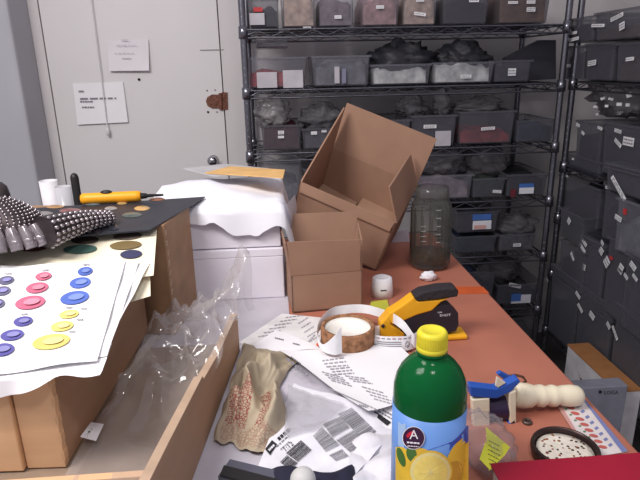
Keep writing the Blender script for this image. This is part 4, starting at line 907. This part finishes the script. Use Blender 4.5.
# ------------------------------------------------------------------ green bottle
bx, by = .1735, .585
t = thing('juice_bottle', 'green plastic lemon juice bottle with yellow cap in the foreground', 'bottle', (bx, by, T + .001))
def zrow(r): return aty(432, r, by).z - T
zc0, zc1 = zrow(350.5), zrow(331)
zs_ = zrow(394); zlab = aty(432, 424, by - .0445).z - T; RB = .0445
dz_ = zc0 - .006 - zs_
prof_b = [(0, .004), (RB * .8, .0), (RB * .97, .006), (RB, .016), (RB, zs_), (RB * .985, zs_ + dz_ * .25), (RB * .93, zs_ + dz_ * .45), (RB * .82, zs_ + dz_ * .65), (RB * .66, zs_ + dz_ * .82), (RB * .52, zs_ + dz_ * .92), (.0178, zs_ + dz_ * .98), (.0168, zc0 - .004), (.0185, zc0 - .003), (.0185, zc0), (.0155, zc0 + .001), (.0155, zc0 + .008)]
green = M('green_plastic', (16, 104, 54), .12, var=.1, trans=.35, ior=1.2, spec=.6)
MB().lathe(prof_b, (bx, by, T + .001), 48).build('bottle_body', green, t)
RCp = .0178
m = MB().lathe([(RCp, zc0 + .0005), (RCp + .0006, zc0 + .001), (RCp + .0006, zc0 + .006), (RCp - .0004, zc0 + .007), (RCp, zc0 + .008), (RCp, zc1 - .003), (RCp - .002, zc1), (RCp - .005, zc1 + .0006), (RCp - .006, zc1 - .0004), (0, zc1 - .0004)], (bx, by, T + .001), 60)
for k_ in range(60):
    a0 = 2 * PI * k_ / 60; m.tube([(bx + RCp * math.cos(a0), by + RCp * math.sin(a0), T + zc0 + .0085), (bx + RCp * math.cos(a0), by + RCp * math.sin(a0), T + zc1 - .003)], .0006, 4)
m.build('cap', M('cap_yellow', (226, 214, 58), .4, var=.03), t)
def bcyl(off):
    def f(px, py):
        r = RB + off; d_ = ray(px, py); o_ = EYE - Vector((bx, by, 0)); a_ = d_.x ** 2 + d_.y ** 2; b_ = o_.x * d_.x + o_.y * d_.y; c_ = o_.x ** 2 + o_.y ** 2 - r * r
        D_ = max(0, b_ * b_ - a_ * c_); return EYE + d_ * ((-b_ - math.sqrt(D_)) / a_)
    return f
m = MB().lathe([(RB + .0002, .018), (RB + .0006, .018), (RB + .0006, zlab), (RB + .0002, zlab)], (bx, by, T + .001), 64)
zz = [v.z for v in m.v]
lb_m = [M('label_blue', (108, 152, 220), .35, var=.05, scale=10), M('label_deep_blue', (56, 92, 190), .35), M('label_pale_blue', (168, 200, 238), .35), M('lemon_yellow', (236, 196, 64), .4, var=.12, scale=30), M('lemon_rim', (240, 226, 150), .4), M('lemon_pulp', (240, 218, 116), .4, var=.08, scale=120), M('leaf_green', (74, 116, 54), .4), M('logo_plum', (58, 24, 60), .4), M('logo_white', (240, 238, 240), .4), M('logo_red', (200, 40, 60), .4), M('lemon_shade', (206, 158, 46), .4)]
def cpoly(pts, mi, off, sub=4):
    s = bcyl(off); n_ = len(pts); cxx = sum(p[0] for p in pts) / n_; cyy = sum(p[1] for p in pts) / n_
    prev = None
    for k_ in range(sub):
        f0, f1 = k_ / sub, (k_ + 1) / sub
        for i in range(n_):
            a0, a1 = pts[i], pts[(i + 1) % n_]
            L1 = lambda p, f: s(cxx + (p[0] - cxx) * f, cyy + (p[1] - cyy) * f)
            if k_ == 0: m.add([L1(a0, f1), L1(a1, f1), s(cxx, cyy)], [(0, 1, 2)], mi)
            else: m.add([L1(a0, f0), L1(a0, f1), L1(a1, f1), L1(a1, f0)], [(0, 1, 2, 3)], mi)
def clip(pts): return [(max(395.5, min(468.5, x)), max(417, y)) for x, y in pts]
cpoly([(468.4, 425), (468.4, 442), (450, 450), (428, 450)], 1, .0010)
cpoly([(398, 422), (398, 445), (404, 450), (406, 424)], 2, .0010)
cpoly(clip(ellpts(402, 466, 14, 20, 20)), 3, .0012); cpoly(clip(ellpts(420, 462, 14, 14, 0)), 3, .0013); cpoly(clip(ellpts(464, 462, 17, 28, -25)), 3, .0014); cpoly(clip(ellpts(452, 476, 10, 16, -25)), 10, .0015)
cpoly(ellpts(411.5, 454, 5, 8, 15), 6, .0017); cpoly(clip(ellpts(401, 457, 3.5, 10, 18)), 6, .0017)
cpoly(ellpts(430.5, 471, 22, 20.5), 3, .0018); cpoly(ellpts(430.5, 471.5, 20.5, 19), 4, .0021); cpoly(ellpts(430.5, 472, 17, 15.8), 5, .0024)
for k_ in range(9):
    a0 = 2 * PI * k_ / 9 + .2; c0_, s0_ = math.cos(a0), math.sin(a0)
    cpoly([(430.5 - s0_ * .4, 472 + c0_ * .4), (430.5 + c0_ * 15, 472 + s0_ * 14), (430.5 + s0_ * .4, 472 - c0_ * .4)], 4, .0027, 3)
cpoly(ellpts(413.5, 438, 11.4, 11.6, 0), 8, .0018); cpoly(ellpts(413.5, 438, 10.7, 10.9, 0), 7, .0021)
s_b = bcyl(.0026); text(m, 'A', 409.5, 439, 13, s_b, 0, 8, 1.0); words(m, 407, 441.5, 12.5, 1.6, s_b, -5, 8, 151); words(m, 407.5, 445.5, 11, .9, s_b, -4, 8, 150)
cpoly([(406, 436), (408, 433), (412, 431), (414.5, 434), (411, 435), (408, 438)], 9, .0024, 2)
m.build('label', lb_m, t)
# ------------------------------------------------------------------ tape dispenser
ivory = M('ivory_plastic', (232, 222, 196), .35, var=.05); blue = M('blue_enamel', (44, 88, 178), .35, var=.08)
hc = atz(552, 404, T) ; 
t = thing('tape_dispenser', 'blue hand tape dispenser with ivory finger grip near the table edge', 'dispenser', (atz(495, 430, T).x, .73, T + .001))
YH = .755; hz = lambda px, py: aty(px, py, YH)
hp_ = [(513, 394, 9), (516, 394.5, 12), (523, 395.5, 12.6), (530, 395.5, 11.8), (534, 395, 9.6), (538, 395.5, 11), (542, 395.8, 11.2), (546, 395.4, 9.2), (550, 395.6, 10.8), (554, 395.7, 10.9), (558, 395.3, 8.9), (562, 395.5, 10.2), (570, 395.6, 10.9), (577, 395.7, 10.3), (581, 395.7, 7.6), (582.6, 395.7, 3)]
sc0 = YH / ray(545, 395).y / F
m = MB().tube([hz(x, y) for x, y, r in hp_], [r * sc0 for x, y, r in hp_], 20); m.build('handle', ivory, t)
yb0 = .722
zb0 = lambda px, py, y=yb0: aty(px, py, y)
def blk_(name, q, dy, mt, bev=.002): return MB().prism([zb0(*p) for p in q], (0, dy, 0)).build(name, mt, t, bevel=bev)
blk_('side_plate', [(472, 400), (490, 398), (490, 428), (474, 430)], .012, ivory)
blk_('side_plate', [(509, 393), (516.5, 390), (516.5, 423), (510, 427)], .03, ivory)
m = MB(); c0 = zb0(498.5, 414); m.tube([zb0(489.5, 416) + Vector((0, .024, 0)), zb0(509.5, 414) + Vector((0, .024, 0))], .0235, 28); m.build('tape_roll', M('dark_tape', (52, 40, 66), .3), t)
m = MB(); m.prism([zb0(*p) for p in ((470, 386), (496, 389), (508, 384), (518, 379), (521, 382), (511, 392), (497, 399), (471, 397))], (0, .016, 0)); m.build('frame', blue, t, bevel=.002)
m = MB(); m.prism([aty(*p, .765) for p in ((497, 374.5), (501, 372), (516, 380), (511, 385))], (0, .008, 0)); m.build('blade_guard', blue, t, bevel=.0015)
blk_('side_plate', [(497, 377), (506, 383), (498, 388), (495.5, 386)], .004, ivory, .001)
lp = [aty(*p, .775) for p in ((509, 376), (516, 375), (523, 377), (526, 381), (520, 385), (512, 384), (508, 379), (509, 376))]
MB().tube(lp, .0022, 8).build('wire_loop', M('brown_metal', (112, 80, 66), .5, .5), t)
blk_('foot', [(508, 424), (516, 418), (516, 424), (508, 431)], .01, blue)
# clear bag with yellow sticker
m = MB(); pc2 = atz(486, 462, T)
m.ball((pc2.x, pc2.y + .01, T + .026), (.038, .055, .034), 26, 18, 0, None, lambda d: 1 + .3 * noise.noise(d * 2.5) + .16 * noise.noise(d * 6))
for q_ in m.v: q_.z = max(q_.z, T + .001)
tag(m.build('clear_bag', film('clear_bag_small', (170, 168, 176), .86, .08, .3, .9, 60, .7), None, (pc2.x, pc2.y, T)), 'small crumpled clear bag beneath the yellow sticker, right of the bottle', 'bag')
sy = lambda px, py: aty(px, py, .585 + (py - 470) * -.0012)
m = MB(); quadprint(m, [(485.5, 426.5), (510, 447), (505, 455), (489, 471)], sy, 0, 4); m2 = lambda px, py: sy(px, py) + (EYE - sy(px, py)).normalized() * .0008
for i in range(6): words(m, 488 + i * -.3 + 1, 440 + i * 4.4, 14 - abs(i - 2), .9, m2, -28, 1, 160 + i)
m.fan([m2(*q) for q in ((479.5, 459), (486, 440), (490, 470))], 0)
tag(m.build('yellow_sticker', [M('sticker_yellow', (220, 222, 66), .5), M('olive_ink', (120, 122, 50), .6)], None, sy(495, 450)), 'yellow printed sticker on the crumpled clear bag', 'sticker')
# patterned strip, tin, washer, red book
stq = [atz(*q, T + .001) for q in ((556, 404), (579, 393), (627, 452), (590, 458))]
m = MB(); m.slab(stq, (0, 0, .0008)); s = lambda px, py: atz(px, py, T + .0024)
for i in range(9):
    x, y = 568 + i * 4.6, 401 + i * 5.6
    m.fan([s(*q) for q in ellpts(x - 2, y + 1, 4.6, 1.6, -12, 12)][::-1], 1)
    m.fan([s(*q) for q in ellpts(x - 6.5, y + 2.4, 1.5, .9, 0, 8)][::-1], 3)
    quadprint(m, [(x + 6, y - 3), (x + 8, y - 1), (x + 5, y + 1), (x + 3, y - 1)], s, 2)
quadprint(m, [(579, 394.5), (582, 396), (628, 451), (622, 452)], s, 2, 4)
quadprint(m, [(557, 404), (560, 403), (592, 457), (588, 457)], s, 4, 4)
tag(m.build('patterned_strip', [M('strip_white', (216, 208, 206), .6), M('strip_red', (186, 96, 90), .6), M('strip_blue', (120, 128, 176), .6), M('strip_green', (96, 138, 104), .6), M('strip_rose', (200, 150, 144), .6)], None, stq[0]), 'floral patterned strip lying along the right table edge', 'strip')
tc_ = atz(565, 451, T + .012); tc_.z = T + .0025
t = thing('seed_tin', 'round dark-rimmed tin lid of cream mix with brown seeds', 'tin', tc_)
RT = .0465
MB().lathe([(0, 0), (RT * .96, 0), (RT * .97, .008), (RT, .009), (RT, .0135), (RT * .975, .0145), (RT * .975, .0175), (RT * .94, .019), (RT * .9, .0185), (RT * .88, .012), (RT * .86, .004), (0, .004)], tc_, 48).build('rim', M('bronze_rim', (72, 58, 56), .35, .7, var=.2), t)
m = MB().lathe([(0, .005), (RT * .83, .005), (RT * .82, .0105), (RT * .6, .012), (0, .0125)], tc_, 40)
r = random.Random(4)
for i in range(46):
    a0 = r.uniform(0, 2 * PI); rr = math.sqrt(r.random()) * RT * .76
    m.ball((tc_.x + rr * math.cos(a0), tc_.y + rr * math.sin(a0), tc_.z + .0122), (r.uniform(.0014, .0028), r.uniform(.0012, .0022), .0011), 7, 4, r.choice((1, 1, 2, 3)))
m.build('cream_mix', [M('cream_mix', (226, 218, 204), .7, var=.1, scale=60, bump=.5, bscale=150), M('seed_dark', (66, 50, 40), .6), M('seed_brown', (134, 92, 56), .6), M('seed_red', (150, 74, 52), .6)], t)
wc = atz(527, 423, T)
tag(MB().lathe([(.0035, 0), (.0075, 0), (.0078, .0015), (.0065, .004), (.004, .0042), (.0035, .003), (.0035, 0)], (wc.x, wc.y, T + .001), 24).build('metal_grommet', M('grommet_metal', (98, 84, 80), .4, .6), None, wc), 'small dark metal grommet on the table between dispenser and tin', 'grommet')
zb_ = T + .038
r0 = atz(490, 463, zb_); r1 = atz(655, 466, zb_)
t = thing('red_book', 'crimson hardback book at the bottom right corner', 'book', (r0.x + .1, r0.y - .1, T + .001))
MB().box((r0.x, r0.y - .2, zb_ - .003), (r1.x, r0.y, zb_)).build('cover', M('crimson_cloth', (158, 22, 50), .6, var=.06), t, bevel=.001)
MB().box((r0.x, r0.y - .2, T + .001), (r1.x, r0.y, T + .004)).build('cover', M('crimson_cloth', (158, 22, 50)), t, bevel=.001)
MB().box((r0.x + .004, r0.y - .196, T + .004), (r1.x - .004, r0.y - .004, zb_ - .003)).build('page_block', M('page_edge', (222, 214, 200), .8), t)
# ------------------------------------------------------------------ light
def area(name, loc, to, size, power, col, sy_=None, spread=180):
    d = bpy.data.lights.new(name, 'AREA'); d.energy = power; d.color = col; d.size = size; d.shape = 'RECTANGLE' if sy_ else 'SQUARE'
    if sy_: d.size_y = sy_
    d.spread = math.radians(spread)
    o = bpy.data.objects.new(name, d); C.objects.link(o); o.location = loc
    o.rotation_euler = (Vector(to) - Vector(loc)).to_track_quat('-Z', 'Y').to_euler(); return o
area('ceiling_lamp', (.15, -.25, 2.55), (.1, 1.2, .8), .35, 6, (1, .955, .93), .2, 150)
area('ceiling_lamp', (-.95, .40, 2.4), (-.4, 1.5, .8), .9, 25.5, (1, .955, .93), .5, 150)
w = bpy.data.worlds.new('world'); bpy.context.scene.world = w; w.use_nodes = True
bg = w.node_tree.nodes['Background']; bg.inputs[0].default_value = (.92, .88, 1, 1); bg.inputs[1].default_value = .41
sc = bpy.context.scene
sc.view_settings.view_transform = 'Standard'; sc.view_settings.look = 'None'; sc.view_settings.gamma = 1; sc.view_settings.exposure = 0; sc.view_settings.use_curve_mapping = False
sc.cycles.transparent_max_bounces = 24; sc.cycles.max_bounces = 8; sc.cycles.use_denoising = True
